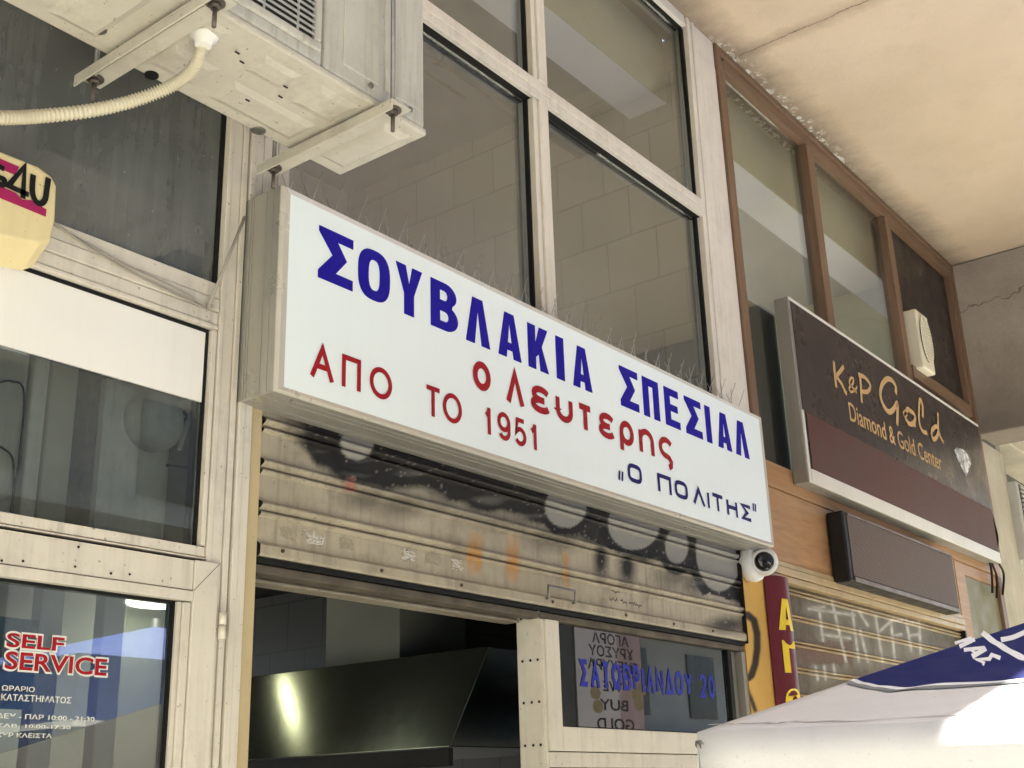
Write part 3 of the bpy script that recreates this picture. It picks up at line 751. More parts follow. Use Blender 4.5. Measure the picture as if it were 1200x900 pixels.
fx0, fx1, fz0, fz1 = 7.2, 7.42, 4.11, 4.51
MB().box(fx0, fx1, -.066, .03, fz0, fz1).build('housing', 'fancream', fn, .012)
cx, cz = (fx0 + fx1) / 2 + .005, (fz0 + fz1) / 2 + .012
MB().prism(sq(cx, cz, .088, .155, 2.0, 32), -.0695, -.0655).build('backing', 'acdark', fn)
for k in range(15):
    dz = -.14 + .02 * k; hw = .088 * math.sqrt(max(.02, 1 - (dz / .155) ** 2))
    MB().box(cx - hw, cx + hw, -.075, -.0698, cz + dz - .006, cz + dz + .006).build('slat', 'fancream', fn)
m = MB(); e = sq(cx, cz, .094, .161, 2.0, 32)
strip(m, e, .016, True, lambda a, b: (a, -.0755, b)); m.build('ring', 'fancream', fn)

# ================================================================== timber fascia, dark display, gold shop sign
wf = thing('timber_fascia', 'orange brown veneer fascia boards behind the gold shop sign', 'fascia', (6.5, 0, 2.5))
MB().box(4.79, 8.37, .0, .06, 2.935, 3.055).build('board', 'wood', wf, .002)
MB().box(4.79, 7.42, .006, .06, 2.592, 2.931).build('board', 'wood', wf, .002)
MB().box(7.425, 7.60, .003, .06, 2.40, 2.931).build('board', 'wood', wf, .002)
MB().box(7.60, 8.25, .006, .06, 2.86, 2.931).build('board', 'wood', wf, .002)
MB().box(8.255, 8.30, -.008, .06, G0, 2.931).box(8.303, 8.36, -.002, .06, G0, 2.931).build('post', 'woodv', wf, .002)
MB().box(7.603, 8.252, .015, .06, 1.6, 2.857).build('olive_panel', surf('olive_panel_paint', (.22, .20, .125), .5, 0, .1, 3, .3), wf)
MB().box(4.86, 7.42, -.004, .06, 2.566, 2.589).box(4.86, 7.42, -.012, .06, 2.530, 2.563).box(4.86, 7.42, -.003, .06, 2.500, 2.527).build('shutter_head', 'gold', wf, .002)
ld = thing('display_box', 'dark brown unlit rectangular display box mounted below the gold shop sign', 'display', (6.3, 0, 2.55))
lx0, lx1, lz0, lz1 = 5.526, 7.105, 2.558, 2.905
MB().box(lx0, lx1, -.088, -.002, lz0, lz1).build('casing', 'ledcase', ld, .010)
MB().box(lx0 + .045, lx1 - .012, -.0905, -.0885, lz0 + .03, lz1 - .018).build('screen', 'ledbrown', ld)
MB().box(lx0 + .05, lx1 - .01, -.095, -.089, lz0 + .004, lz0 + .026).box(lx0 + .05, lx1 - .01, -.095, -.089, lz1 - .016, lz1 - .004).build('trim', 'ledtrim', ld, .002)
kp = thing('lightbox_sign', 'dark lightbox sign with gold script lettering and maroon lower strip', 'sign', (6.6, 0, 3.0))
kx0, kx1, kz0, kz1 = 5.19, 8.12, 2.985, 3.935
MB().box(kx0, kx1, -.076, -.002, kz0, kz1).build('casing', 'kpcase', kp, .004)
MB().box(kx0 + .004, kx1 - .004, -.082, -.0765, kz1 - .016, kz1).box(kx0 + .03, kx1 - .004, -.086, -.0765, kz0, kz0 + .07).box(kx0 + .004, kx0 + .029, -.084, -.0765, kz0, kz0 + .36).build('trim', 'kpwhite', kp, .002)
split = 3.345
MB().box(kx0 + .03, kx1 - .012, -.0795, -.0768, split, kz1 - .017).build('face', 'kpface', kp)
MB().box(kx0 + .06, kx1 - .012, -.081, -.0768, kz0 + .073, split - .002).build('led_strip', 'ledred', kp)
MB().box(kx0 + .032, kx0 + .058, -.080, -.0768, kz0 + .073, split - .002).build('led_edge', 'black', kp)
YK = -.0812
def zk(x, y): p = at(880 + x / 3.75, 320 + y / 3.75, YK); return (p.x, p.z)
m = MB(); kk = [0]
def Q(x, y): return ((960 + x / 7.5 - 880) * 3.75, (420 + y / 7.5 - 320) * 3.75)
def script(pts, wd):
    kk[0] += 1; m = MB()
    strip(m, smooth([zk(*p) for p in pts], 6), wd * .82, False, lambda a, b: (a, YK - .0003 * kk[0], b)); m.build('script_letter', 'goldletter', kp)
script([(364, 388), (368, 440), (375, 503)], .034)
script([(407, 410), (392, 432), (372, 456)], .030)
script([(374, 455), (398, 487), (410, 515), (421, 532)], .032)
script([(464, 526), (450, 508), (432, 484), (438, 462), (450, 466), (446, 488), (431, 504), (438, 522), (455, 516), (466, 500)], .018)
script([(478, 440), (482, 500), (486, 570)], .032)
script([(470, 446), (500, 460), (523, 494), (511, 521), (486, 520)], .030)
script([(634, 530), (635, 500), (619, 473), (597, 466), (575, 490), (567, 530), (579, 578), (604, 610), (626, 598), (641, 572), (643, 610), (641, 668)], .040)
script([Q(*p) for p in ((735, 492), (760, 470), (775, 448), (800, 465), (830, 490), (840, 530), (820, 575), (790, 575), (765, 545), (752, 505), (765, 480))], .038)
script([Q(*p) for p in ((820, 575), (843, 590))], .034)
script([Q(*p) for p in ((905, 520), (906, 440), (895, 380), (882, 366), (875, 410), (872, 480), (874, 550), (888, 610), (915, 648), (945, 655))], .034)
script([Q(*p) for p in ((1035, 600), (1010, 605), (985, 640), (988, 690), (1005, 712), (1030, 690), (1042, 640))], .036)
script([Q(*p) for p in ((1038, 478), (1040, 560), (1045, 640), (1065, 700), (1088, 740))], .034)
m = MB(); a = zk(436, 640); b = zk(832, 800)
text(m, 'Diamond & Gold Center', a[0], b[0], a[1] - .010, a[1] + .096, YK - .0002, .008); m.build('small_lettering', 'goldletter', kp)
m = MB(); pts = [zk(*p) for p in ((890, 780), (905, 766), (935, 778), (963, 815), (966, 838), (945, 893))]
m.prism(pts[::-1], YK - .003, YK + .001); m.build('diamond_emblem', 'diamond', kp)

# ================================================================== right roller shutter
s2 = thing('roller_shutter', 'brown roller shutter with gold beading and white scrawled tags at right', 'shutter', (6.1, 0, G0))
def grid_shutter(parent, name, x0, x1, z0, z1, prof, dx, mat):
    """curtain pressed to a profile: prof = list of (z, y)"""
    nx = int((x1 - x0) / dx) + 1; m = MB(); n = len(prof)
    for k in range(nx + 1):
        x = x0 + (x1 - x0) * k / nx
        for z, y in prof: m.v.append((x, y, z))
    for k in range(nx):
        for j in range(n - 1):
            m.f.append((k * n + j, (k + 1) * n + j, (k + 1) * n + j + 1, k * n + j + 1)); m.sm.append(False)
    return m.build(name, mat, parent, 0, False)
def bead(z, r, y0, n=7):
    return [(z - r + 2 * r * j / n, y0 - r * 1.35 * math.sin(math.pi * j / n)) for j in range(n + 1)]
prof = []; z = 1.55; y0 = .035
while z < 2.5:
    prof += [(z + .018 + .072 * j / 9, y0) for j in range(10)] + bead(z + .099, .008, y0, 5) + bead(z + .1155, .0075, y0, 5)
    z += .1165
sh2 = grid_shutter(s2, 'curtain', 4.98, 7.42, 1.6, 2.5, prof, .009, 'shutter2')
def seg_d(u, v, a, b):
    ax, ay = a; bx, by = b; dx, dy = bx - ax, by - ay; t = max(0, min(1, ((u - ax) * dx + (v - ay) * dy) / (dx * dx + dy * dy + 1e-9)))
    return math.hypot(u - ax - t * dx, v - ay - t * dy)
def Z3(x, y): return (840 + x / 3.333, 640 + y / 3.333)
tags = [((370, 240), (420, 238)), ((400, 240), (415, 370)), ((450, 215), (505, 450)), ((360, 245), (540, 270)), ((410, 345), (520, 360)), ((530, 260), (555, 450)), ((555, 255), (590, 310)), ((560, 330), (590, 450)), ((620, 275), (648, 450)), ((640, 330), (690, 285)), ((680, 290), (725, 290)), ((680, 290), (695, 440)), ((690, 350), (720, 345)), ((740, 290), (760, 410)), ((745, 300), (790, 300)), ((790, 295), (797, 420)), ((750, 350), (790, 345)), ((385, 470), (395, 520)), ((420, 470), (425, 520)), ((455, 465), (462, 500))]
tags = [(Z3(*a), Z3(*b)) for a, b in tags]
def f2(u, v, p):
    on_bead = p.y < y0 - .002
    d = min(seg_d(u, v, a, b) for a, b in tags)
    t = min(1, max(0, 1.5 - d / 1.5)) * (.5 + .5 * noise.noise(Vector((u * .14, v * .14, 3))))
    halo = max(0, 1 - d / 12) * .16
    t = min(1, max(0, t * .8 + halo))
    if on_bead:
        c0 = Vector((.42, .31, .165)) * (.75 + .35 * noise.noise(Vector((u * .05, v * .2, 6)))); c = c0.lerp(Vector((.75, .7, .62)), t); return (*c, 1)
    red = max(0, .25 * math.exp(-((v - 765) / 14) ** 2) * (u < 1000))
    if red > t: return (.25, .06, .05, red)
    return (.66, .63, .57, t)
paint(sh2, f2)
MB().box(4.955, 4.978, -.002, .06, 1.2, 2.498).box(7.422, 7.445, -.002, .06, 1.2, 2.498).build('guide', 'black', s2)

# ================================================================== ochre pilaster and maroon banner
op = thing('pilaster', 'ochre yellow pilaster with a black spray painted loop beside the shutter', 'pilaster', (4.65, 0, G0))
m = MB(); nx, nz = 26, 190; z0_, z1_ = 1.5, 2.60
for k in range(nx + 1):
    for j in range(nz + 1): m.v.append((4.536 + .244 * k / nx, -.003, z0_ + (z1_ - z0_) * j / nz))
for k in range(nx):
    for j in range(nz):
        i = k * (nz + 1) + j; m.f.append((i, i + nz + 1, i + nz + 2, i + 1)); m.sm.append(False)
i = len(m.v); m.box(4.536, 4.78, 0, .08, G0, 2.60)
of = m.build('face', 'ochre', op, 0, False)
loop = [Z3(*p) for p in ((102, 275), (120, 268), (145, 290), (157, 340), (158, 400), (150, 460), (135, 505), (112, 525), (118, 560), (135, 600), (150, 640))]
def f3(u, v, p):
    d = min(seg_d(u, v, a, b) for a, b in zip(loop, loop[1:])); wv = 4.2 if v < 798 else 2.5
    t = max(0, min(1, (wv + 1.2 - d) / 2.4)); return (.014, .013, .012, t * .97)
paint(of, f3)
bn = thing('banner', 'narrow maroon curved banner with yellow upright letters beside the ochre pilaster', 'banner', (4.88, 0, 1.2))
m = MB(); n = 16; xa, xb_ = 4.755, 4.972
def byy(x): t = (x - xa) / (xb_ - xa); return -.012 - .045 * math.sin(math.pi * max(0, min(1, t))) ** .8
xs = [xa + (xb_ - xa) * k / n for k in range(n + 1)]
m.prism([(x, z) for x, z in ((xa, 1.2), (xb_, 1.2), (xb_, 2.50), (xa, 2.50))], -.0115, -.006)
for k in range(n):
    m.quad((xs[k], byy(xs[k]), 1.2), (xs[k + 1], byy(xs[k + 1]), 1.2), (xs[k + 1], byy(xs[k + 1]), 2.5), (xs[k], byy(xs[k]), 2.5))
m.quad(*[(x, byy(x), 2.5) for x in xs]); m.build('board', 'maroon', bn)
m = MB()
def bl(loops):
    mm = MB(); poly_letter(mm, loops, 0)
    for f in mm.f: m.f.append(tuple(len(m.v) + k for k in f)); m.sm.append(False)
    m.v += [(x, byy(x) - .003 + yy, z) for x, yy, z in mm.v]
def gA(w_, h, s):
    sl_ = s * 1.0; ap = .30
    def xi(z): return sl_ + (w_ / 2 - sl_) * (z / (.80 * h))
    def xo(z): return ap * w_ * z / h
    return [[(0, 0), (ap * w_, h), ((1 - ap) * w_, h), (w_, 0), (w_ - sl_, 0), (w_ - xi(.17 * h), .17 * h), (xi(.17 * h), .17 * h), (sl_, 0)],
            [(xi(.34 * h), .34 * h), (w_ - xi(.34 * h), .34 * h), (w_ / 2, .80 * h)]]
def sh(loops, x, z): return [[(a + x, b + z) for a, b in l] for l in loops]
lh = .135; gx = 4.79
za = at(917, 738, -.05).z
bl(sh(gA(.105, lh, .034), gx, za))
zg = at(922, 788, -.05).z
bl(sh([[(0, 0), (0, lh), (.095, lh), (.095, lh - .032), (.034, lh - .032), (.034, 0)]], gx + .008, zg))
zo = zg - .20
bl(sh([sq(.052, lh / 2, .055, lh / 2, 2.6), sq(.052, lh / 2, .022, lh / 2 - .03, 2.6)], gx, zo))
for _z, g in ((zo - .2, [[(0, 0), (0, lh), (.034, lh), (.034, 0)]]), ):
    bl(sh(g, gx + .03, _z))
m.build('lettering', 'letteryellow', bn)

# ================================================================== security camera
sc_ = thing('security_camera', 'white dome security camera with black lens under the sign corner', 'camera', (4.62, 0, 2.5))
cc = at(885, 662, -.05); look = (CAM - cc).normalized()
MB().lathe([(.078, 0), (.082, .03), (.076, .052), (.066, .056)], (cc.x + .01, -.004, cc.z + .012), (0, -1, 0), 32).build('base', 'white', sc_)
bc = Vector((cc.x + .022, -.078, cc.z + .014))
dirv = (CAM + Vector((.9, 0, .1)) - bc).normalized()
MB().lathe([(.062 * math.cos(R(a)), .062 * math.sin(R(a))) for a in (-89, -75, -60, -40, -20, 0, 15, 30)], bc, dirv, 32).build('dome', 'white', sc_)
MB().lathe([(.054, .031), (.052, .039), (.043, .042)], bc, dirv, 32).build('ring', 'white', sc_)
MB().lathe([(.041, .0425), (.035, .049), (.024, .054), (.006, .056)], bc, dirv, 28).build('lens', 'lens', sc_)

# ================================================================== main roller shutter
s1 = thing('half_open_shutter', 'beige roller shutter half raised with black graffiti and worn stickers under the white sign', 'shutter', (3.2, 0, 2.2))
prof = [(2.200, .035), (2.200, -.010), (2.206, -.014), (2.228, -.014), (2.234, -.006)]
z = 2.234
for rep in range(4):
    y0s = .0
    prof += [(z + .004 + .060 * j / 9, y0s) for j in range(10)]
    prof += bead(z + .0745, .0085, y0s, 6) + [(z + .0832, y0s + .012), (z + .0850, y0s + .012)] + bead(z + .0975, .0125, y0s, 7)
    z += .1105
sh1 = grid_shutter(s1, 'curtain', 1.948, 4.534, 2.2, 2.6, prof, .0085, 'shutter')
low = [(330, 497), (350, 510), (372, 532), (400, 552), (440, 562), (480, 560), (520, 572), (560, 588), (600, 592), (640, 606), (680, 622), (700, 628), (730, 640), (760, 648), (790, 655), (815, 664), (835, 680), (850, 690), (870, 700)]
def lowv(u):
    if u < low[0][0]: return low[0][1] - (low[0][0] - u) * 1.5
    for a, b in zip(low, low[1:]):
        if a[0] <= u <= b[0]: return a[1] + (b[1] - a[1]) * (u - a[0]) / (b[0] - a[0])
    return low[-1][1]
discs = [(418, 520, 20, 20), (663, 594, 25, 25), (743, 614, 31, 31), (793, 640, 14, 22), (843, 644, 28, 50)]
blobs = [(430, 585, 30, 15, .6), (470, 592, 36, 16, .6), (515, 592, 28, 12, .4), (650, 630, 40, 17, .6), (704, 655, 9, 26, 1.0), (735, 664, 11, 24, 1.0), (600, 610, 60, 14, .4), (560, 602, 30, 12, .35), (852, 732, 24, 10, .9), (790, 676, 24, 14, .6), (815, 684, 20, 12, .7)]
lines = [((372, 505), (400, 548)), ((400, 548), (428, 556)), ((440, 520), (520, 548)), ((520, 552), (560, 566)), ((628, 590), (650, 622)), ((650, 622), (690, 612)), ((700, 612), (716, 640)), ((716, 640), (770, 648)), ((776, 650), (800, 668)), ((806, 660), (822, 684)), ((822, 684), (864, 700))]
def f1(u, v, p):
    nz_ = noise.noise(Vector((u * .05, v * .05, 1))) * 6 + noise.noise(Vector((u * .3, v * .3, 5))) * 2
    d = lowv(u) + 9 - v + nz_
    k = max(0, min(1, (d + 7) / 10)) * .98
    if u < 360: k *= max(0, (u - 325) / 35)
    for bx, by, rx, ry, s in blobs:
        q = math.hypot((u - bx) / rx, (v - by) / ry); k = max(k, s * max(0, min(1, 1.35 - q)))
    dl = min(seg_d(u, v, a_, b_) for a_, b_ in lines) + noise.noise(Vector((u * .2, v * .2, 2))) * 1.2
    k = max(k, max(0, min(1, (5.5 - dl) / 2.0)))
    col = Vector((.018, .017, .017)); a = k
    gr = 0; edge = 0
    for bx, by, rx, ry in discs:
        q = (1 - math.hypot((u - bx) / rx, (v - by) / ry)) * min(rx, ry)
        gr = max(gr, min(1, max(0, q / 1.2)) * min(1, k * 2.5)); edge = max(edge, max(0, min(1, (8 - abs(q + 4) * 1.6) / 3)))
    if gr > 0:
        col = col.lerp(Vector((.30, .285, .265)), gr); a = max(a, gr * .92)
    elif edge > 0 and k > .1:
        a = max(a, edge)
    # silver highlights in the black
    hl = noise.noise(Vector((u * .02, v * .1, 9)))
    if gr == 0 and k > .5 and hl > .3: col = col.lerp(Vector((.11, .105, .10)), min(1, (hl - .3) * 2.5))
    for bx, by, hw, hh, c in ((556, 648, 8.5, 26, (.52, .24, .05)), (601, 655, 7.5, 30, (.52, .23, .05)), (663, 668, 4, 24, (.48, .25, .07)), (411, 568, 6, 10, (.36, .07, .05))):
        q = max(0, min(1, (1.2 - abs(u - bx + noise.noise(Vector((v * .1, bx, 0))) * 2) / hw) * 2.5)) * max(0, min(1, (1.1 - abs(v - by) / hh) * 1.6)) * (.62 + .5 * noise.noise(Vector((u * .22, v * .07, 4))))
        if q > .02: col = col.lerp(Vector(c), q) if a > q else Vector(c); a = max(a * (1 - q * .5), q)
    # grime and groove shading painted dark into the recesses
    if p.y > .003: a2 = .8; col = col if a > a2 else Vector((.07, .055, .04)); a = max(a, a2)
    scr = noise.noise(Vector((u * .25, v * .9, 17)))
    if scr > .52 and a > .4: col = col.lerp(Vector((.4, .36, .31)), .45)
    return (*col, a)
paint(sh1, f1)
m = MB(); m.box(1.948, 4.534, -.004, .03, 2.1835, 2.198); m.build('rubber_seal', 'rubber', s1)
ledge = MB().box(1.948, 4.534, .004, .05, 2.160, 2.182); ledge.build('bottom_ledge', surf('grimy_ledge', (.12, .10, .08), .7, 0, .4, 9), s1, .003)
for k, x in enumerate((2.02, 2.38, 2.72, 3.18, 3.62, 3.95, 4.25)):
    zz = 2.216 if k else 2.22
    MB().lathe([(.0055, 0), (.0045, .004)], (x, -.0142, zz), (0, -1, 0), 10).build('rivet', 'rust', s1)
hx, hzz = at(656, 697, -.015).x, at(656, 697, -.015).z
m = MB(); w2, h2 = .075, .02
m.tube([(hx - w2, -.012, hzz - h2), (hx - w2, -.024, hzz - h2), (hx - w2, -.024, hzz + h2), (hx + w2, -.024, hzz + h2), (hx + w2, -.024, hzz - h2), (hx + w2, -.012, hzz - h2)], .0045, 6)
m.build('handle', 'steel', s1)
for k, (u, v, wdt, hgt, mt) in enumerate(((338, 625, 24, 17, 'sticker2'), (368, 631, 26, 20, 'sticker'), (406, 637, 20, 18, 'sticker2'), (478, 650, 22, 19, 'sticker'), (508, 655, 24, 18, 'sticker2'), (536, 661, 22, 18, 'sticker'))):
    p = at(u, v, -.001); wx = wdt / 290 * .9; hz2 = hgt * .0021
    m = MB(); n_ = 16; pts = []
    for j in range(n_):
        a_ = 2 * math.pi * j / n_; c, s_ = math.cos(a_), math.sin(a_); e = random.uniform(.62, 1.05)
        pts.append((p.x + wx / 2 * e * math.copysign(abs(c) ** .3, c), min(2.296, max(2.240, p.z + hz2 / 2 * e * math.copysign(abs(s_) ** .3, s_)))))
    m.prism(pts, -.0018, -.0006); m.build('sticker', mt, s1)
m = MB()   # scribbled note, upside down as on the shutter
random.seed(4)
for (u0, v0, u1, v1) in ((716, 692, 726, 694), (714, 701, 724, 703), (727, 704, 735, 706), (737, 706, 752, 711)):
    pts = []; n_ = int((u1 - u0) * 1.3)
    for j in range(n_ + 1):
        t = j / n_; p = at(u0 + (u1 - u0) * t, v0 + (v1 - v0) * t + random.uniform(-2.4, 2.4), -.0012); pts.append((p.x, max(2.24, min(2.297, p.z))))
    strip(m, pts, .0028, False, lambda a, b: (a, -.0014, b))
m.build('scribble', 'black', s1)
MB().box(4.5345, 4.5355, -.02, .06, 2.19, 2.60).build('guide', 'gap', s1)

# aluminium channel under the shutter and the kiosk frame
hr = thing('head_channel', 'ribbed grey aluminium channel across the top of the dark opening', 'rail', (2.5, .08, 2.15))
m = MB()
for k, (za_, zb_, yy) in enumerate(((2.150, 2.158, .062), (2.1595, 2.166, .070), (2.1675, 2.176, .064), (2.1775, 2.186, .072), (2.1875, 2.197, .066))): m.box(1.965, 3.10, yy, .12, za_, zb_)
m.build('channel', surf('ribbed_channel', (.34, .29, .23), .5, .2, .2, 12, 0, (.08, .06, .04), .6), hr, .0015)
MB().box(1.965, 3.10, .078, .118, 2.1505, 2.1965).build('shadow_gap', 'gap', hr)
kf = thing('kiosk_window', 'cream framed kiosk window with blue lettering below the shutter', 'window', (3.8, 0, G0))
MB().box(3.131, 3.142, -.004, .10, G0, 2.158).build('jamb', 'alu_l', kf, .002)
MB().box(3.1265, 3.1305, .004, .094, G0, 2.196).build('perforated_channel', 'alu_l', kf)
m = MB()
for zz in (2.165, 2.03, 1.90, 1.77):
    for yy in (.014, .043, .075): m.lathe([(.0045, 0), (.0045, .0015)], (3.1262, yy, zz), (-1, 0, 0), 8)
m.build('screw_hole', 'black', kf)
MB().box(3.1445, 3.216, -.010, .07, 1.752, 2.158).build('stile', 'alu_l', kf, .002)
MB().box(4.44, 4.50, .03, .07, 1.2, 2.158).box(4.503, 4.533, .0, .07, 1.2, 2.158).build('stile', 'kpcase', kf, .002)
MB().box(4.405, 4.437, .012, .03, 1.832, 2.158).build('dark_stile', 'rubber', kf, .002)
MB().box(3.2175, 4.44, -.010, .07, 1.752, 1.826).build('bottom_rail', 'alu_l', kf, .002)
MB().box(3.1445, 4.44, -.004, .07, 1.703, 1.749).build('sill', 'alu', kf, .002)
MB().box(3.1445, 4.44, .002, .07, 1.3, 1.70).build('lower_panel', 'dark_in', kf, .002)
MB().box(3.217, 4.404, .026, .032, 1.832, 2.158).build('pane', 'gl_kiosk', kf)
MB().box(3.217, 4.404, .016, .03, 1.8265, 1.8315).build('gasket', 'rubber', kf)
m = MB(); a = at(679, 805, .0245); b = at(838, 820, .0245)
zl0 = at(681, 804, .0245).z; zl1 = at(681, 772, .0245).z
x_ = a.x; xe = at(838, 800, .0245).x; adv = dict(zip('ΣΑΤΩΒΡΙΑΝΔΟΥ 20', (1, 1.05, .95, 1.1, 1, .9, .45, 1.05, 1, 1.1, 1.1, 1.05, .7, 1, 1))); tot = sum(adv[c] for c in 'ΣΑΤΩΒΡΙΑΝΔΟΥ 20')
for c in 'ΣΑΤΩΒΡΙΑΝΔΟΥ 20':
    wd_ = (xe - x_ * 0 - a.x) / tot * adv[c]
    if c != ' ':
        m = MB(); write(m, c, x_ + .006, x_ + wd_ - .006, zl0, zl1, .0165, .0245); m.build('letter', 'bluefilm', kf)
    x_ += wd_
mc = thing('menu_sheet', 'dim yellowish menu sheet hanging behind the kiosk window', 'menu', (4.1, .2, 1.85))
a, b = at(770, 800, .2), at(826, 800, .2)
MB().box(a.x, b.x, .2, .204, 1.78, 2.18).build('sheet', surf('menu_paper', (.26, .24, .14), .6, 0, .4, 30), mc)
MB().box(a.x - .03, a.x - .003, .19, .21, 1.70, 2.2).build('upright', 'acgrille', mc)

# ================================================================== main sign
ms = thing('shop_sign', 'long white lightbox sign with blue and red lettering and bird spikes', 'sign', (3.2, 0, 2.58))
sx0, sx1, sz0, sz1, sy = 1.858, 4.592, 2.577, 3.150, -.148
m = MB().box(sx0, sx1, sy + .006, -.003, sz0, sz1)
m.build('casing', 'signcase', ms, .003)
m = MB()
for yy in (-.118, -.092, -.040, -.030):
    m.box(sx0 - .002, sx0 - .0002, yy, yy + .004, sz0 + .004, sz1 - .004)
    m.box(sx0 + .01, sx1 - .01, yy, yy + .004, sz0 - .002, sz0 - .0002)
m.build('casing_rib', 'signcase', ms)
fw = .026
m = MB()
o4 = [(sx0, sz0), (sx1, sz0), (sx1, sz1), (sx0, sz1)]; fws = (.024, .018)
i4 = [(sx0 + .034, sz0 + .020), (sx1 - .022, sz0 + .020), (sx1 - .022, sz1 - .020), (sx0 + .034, sz1 - .020)]
for k in range(4):
    j = (k + 1) % 4
    m.quad((o4[k][0], sy + .005, o4[k][1]), (o4[j][0], sy + .005, o4[j][1]), (o4[j][0] + (.008 if j in (0, 3) else -.004), sy - .004, o4[j][1] + (.006 if j < 2 else -.006)), (o4[k][0] + (.008 if k in (0, 3) else -.004), sy - .004, o4[k][1] + (.006 if k < 2 else -.006)))
    m.quad((o4[k][0] + (.008 if k in (0, 3) else -.004), sy - .004, o4[k][1] + (.006 if k < 2 else -.006)), (o4[j][0] + (.008 if j in (0, 3) else -.004), sy - .004, o4[j][1] + (.006 if j < 2 else -.006)), (i4[j][0], sy + .001, i4[j][1]), (i4[k][0], sy + .001, i4[k][1]))
m.build('rim', surf('pale_rim', (.60, .56, .50), .35, .2, .05, 2, .15, (.2, .17, .13), .1), ms)
MB().box(sx0 + .03, sx1 - .018, sy, sy + .005, sz0 + .016, sz1 - .016).build('face', 'signface', ms)
YF = sy - .0012
def gS(w_, h, s): return [[(0, 0), (w_, 0), (w_, .20 * h), (.50 * w_, .20 * h), (.82 * w_, .52 * h), (.54 * w_, .82 * h), (w_, .82 * h), (w_, h), (0, h), (0, .90 * h), (.40 * w_, .53 * h), (0, .15 * h)]]
def gO(w_, h, s): return [sq(w_ / 2, h / 2, w_ / 2, h / 2, 2.7, 36), sq(w_ / 2, h / 2, w_ / 2 - s, h / 2 - .030, 2.7, 36)]
def gY(w_, h, s): return [[(0, h), (s * 1.02, h), (w_ / 2, .62 * h), (w_ - s * 1.02, h), (w_, h), (w_ / 2 + s / 2, .42 * h), (w_ / 2 + s / 2, 0), (w_ / 2 - s / 2, 0), (w_ / 2 - s / 2, .42 * h)]]
def gB(w_, h, s):
    out = [(0, 0)] + [(w_ * .55 + .45 * w_ * math.cos(R(a)), h * .27 + h * .27 * math.sin(R(a))) for a in range(-90, 61, 15)]
    out += [(w_ * .52 + .43 * w_ * math.cos(R(a)), h * .755 + h * .245 * math.sin(R(a))) for a in range(-50, 91, 15)] + [(0, h)]
    h1 = [(s, .18 * h)] + [(w_ * .52 + .13 * w_ * math.cos(R(a)), h * .285 + h * .105 * math.sin(R(a))) for a in range(-90, 91, 20)] + [(s, .39 * h)]
    h2 = [(s, .62 * h)] + [(w_ * .50 + .12 * w_ * math.cos(R(a)), h * .725 + h * .105 * math.sin(R(a))) for a in range(-90, 91, 20)] + [(s, .83 * h)]
    return [out, h1, h2]
def gL(w_, h, s): return [[(0, 0), (.29 * w_, h), (.71 * w_, h), (w_, 0), (w_ - s, 0), (w_ / 2, .74 * h), (s, 0)]]
def gK(w_, h, s): return [[(0, 0), (0, h), (s, h), (s, .60 * h), (w_ - s * 1.12, h), (w_, h), (.68 * w_, .56 * h), (w_, 0), (w_ - s * 1.12, 0), (.53 * w_, .37 * h), (s, .24 * h + .04 * h), (s, 0)]]
def gI(w_, h, s): return [[(0, 0), (w_, 0), (w_, h), (0, h)]]
def gP(w_, h, s): return [[(0, 0), (0, h), (w_, h), (w_, 0), (w_ - s, 0), (w_ - s, .80 * h), (s, .80 * h), (s, 0)]]
def gE(w_, h, s): return [[(0, 0), (w_, 0), (w_, .19 * h), (s, .19 * h), (s, .41 * h), (w_ * .88, .41 * h), (w_ * .88, .59 * h), (s, .59 * h), (s, .81 * h), (w_ * .97, .81 * h), (w_ * .97, h), (0, h)]]
BL = [('Σ', 1.991, 2.119, gS), ('Ο', 2.139, 2.266, gO), ('Υ', 2.290, 2.402, gY), ('Β', 2.440, 2.563, gB), ('Λ', 2.600, 2.716, gL), ('Α', 2.758, 2.876, gA), ('Κ', 2.914, 3.024, gK), ('Ι', 3.070, 3.115, gI), ('Α', 3.164, 3.278, gA),
      ('Σ', 3.460, 3.582, gS), ('Π', 3.615, 3.728, gP), ('Ε', 3.770, 3.878, gE), ('Σ', 3.922, 4.050, gS), ('Ι', 4.084, 4.126, gI), ('Α', 4.177, 4.292, gA), ('Λ', 4.327, 4.445, gL)]
m = MB()
for ch, x0, x1, g in BL:
    m = MB(); poly_letter(m, sh(g(x1 - x0, .153, .041), x0, 2.928), YF); m.build('blue_letter', 'blue', ms)
m = MB()
for ch, x0, x1, z0, z1 in (('Ο', 2.628, 2.714, 2.782, 2.876), ('Λ', 2.790, 2.884, 2.780, 2.890), ('ε', 2.918, 3.016, 2.780, 2.874), ('υ', 3.055, 3.152, 2.780, 2.874), ('τ', 3.180, 3.268, 2.782, 2.873), ('ε', 3.306, 3.400, 2.780, 2.874), ('ρ', 3.438, 3.530, 2.782, 2.874), ('η', 3.566, 3.668, 2.780, 2.874), ('ς', 3.703, 3.798, 2.780, 2.874)):
    m = MB(); write(m, ch, x0, x1, z0, z1, .0225, YF - .0006); m.build('red_letter', 'red', ms)
m = MB()
for ch, x0, x1, wd in (('Α', 1.971, 2.057, .0150), ('Π', 2.084, 2.155, .0145), ('Ο', 2.188, 2.276, .0145), ('Τ', 2.411, 2.482, .0145), ('Ο', 2.489, 2.574, .0145), ('1', 2.680, 2.712, .0155), ('9', 2.742, 2.806, .0150), ('5', 2.826, 2.888, .0150), ('1', 2.908, 2.944, .0155)):
    m = MB(); write(m, ch, x0, x1, 2.647, 2.738, wd, YF - .0006); m.build('red_letter', 'red', ms)
m = MB()
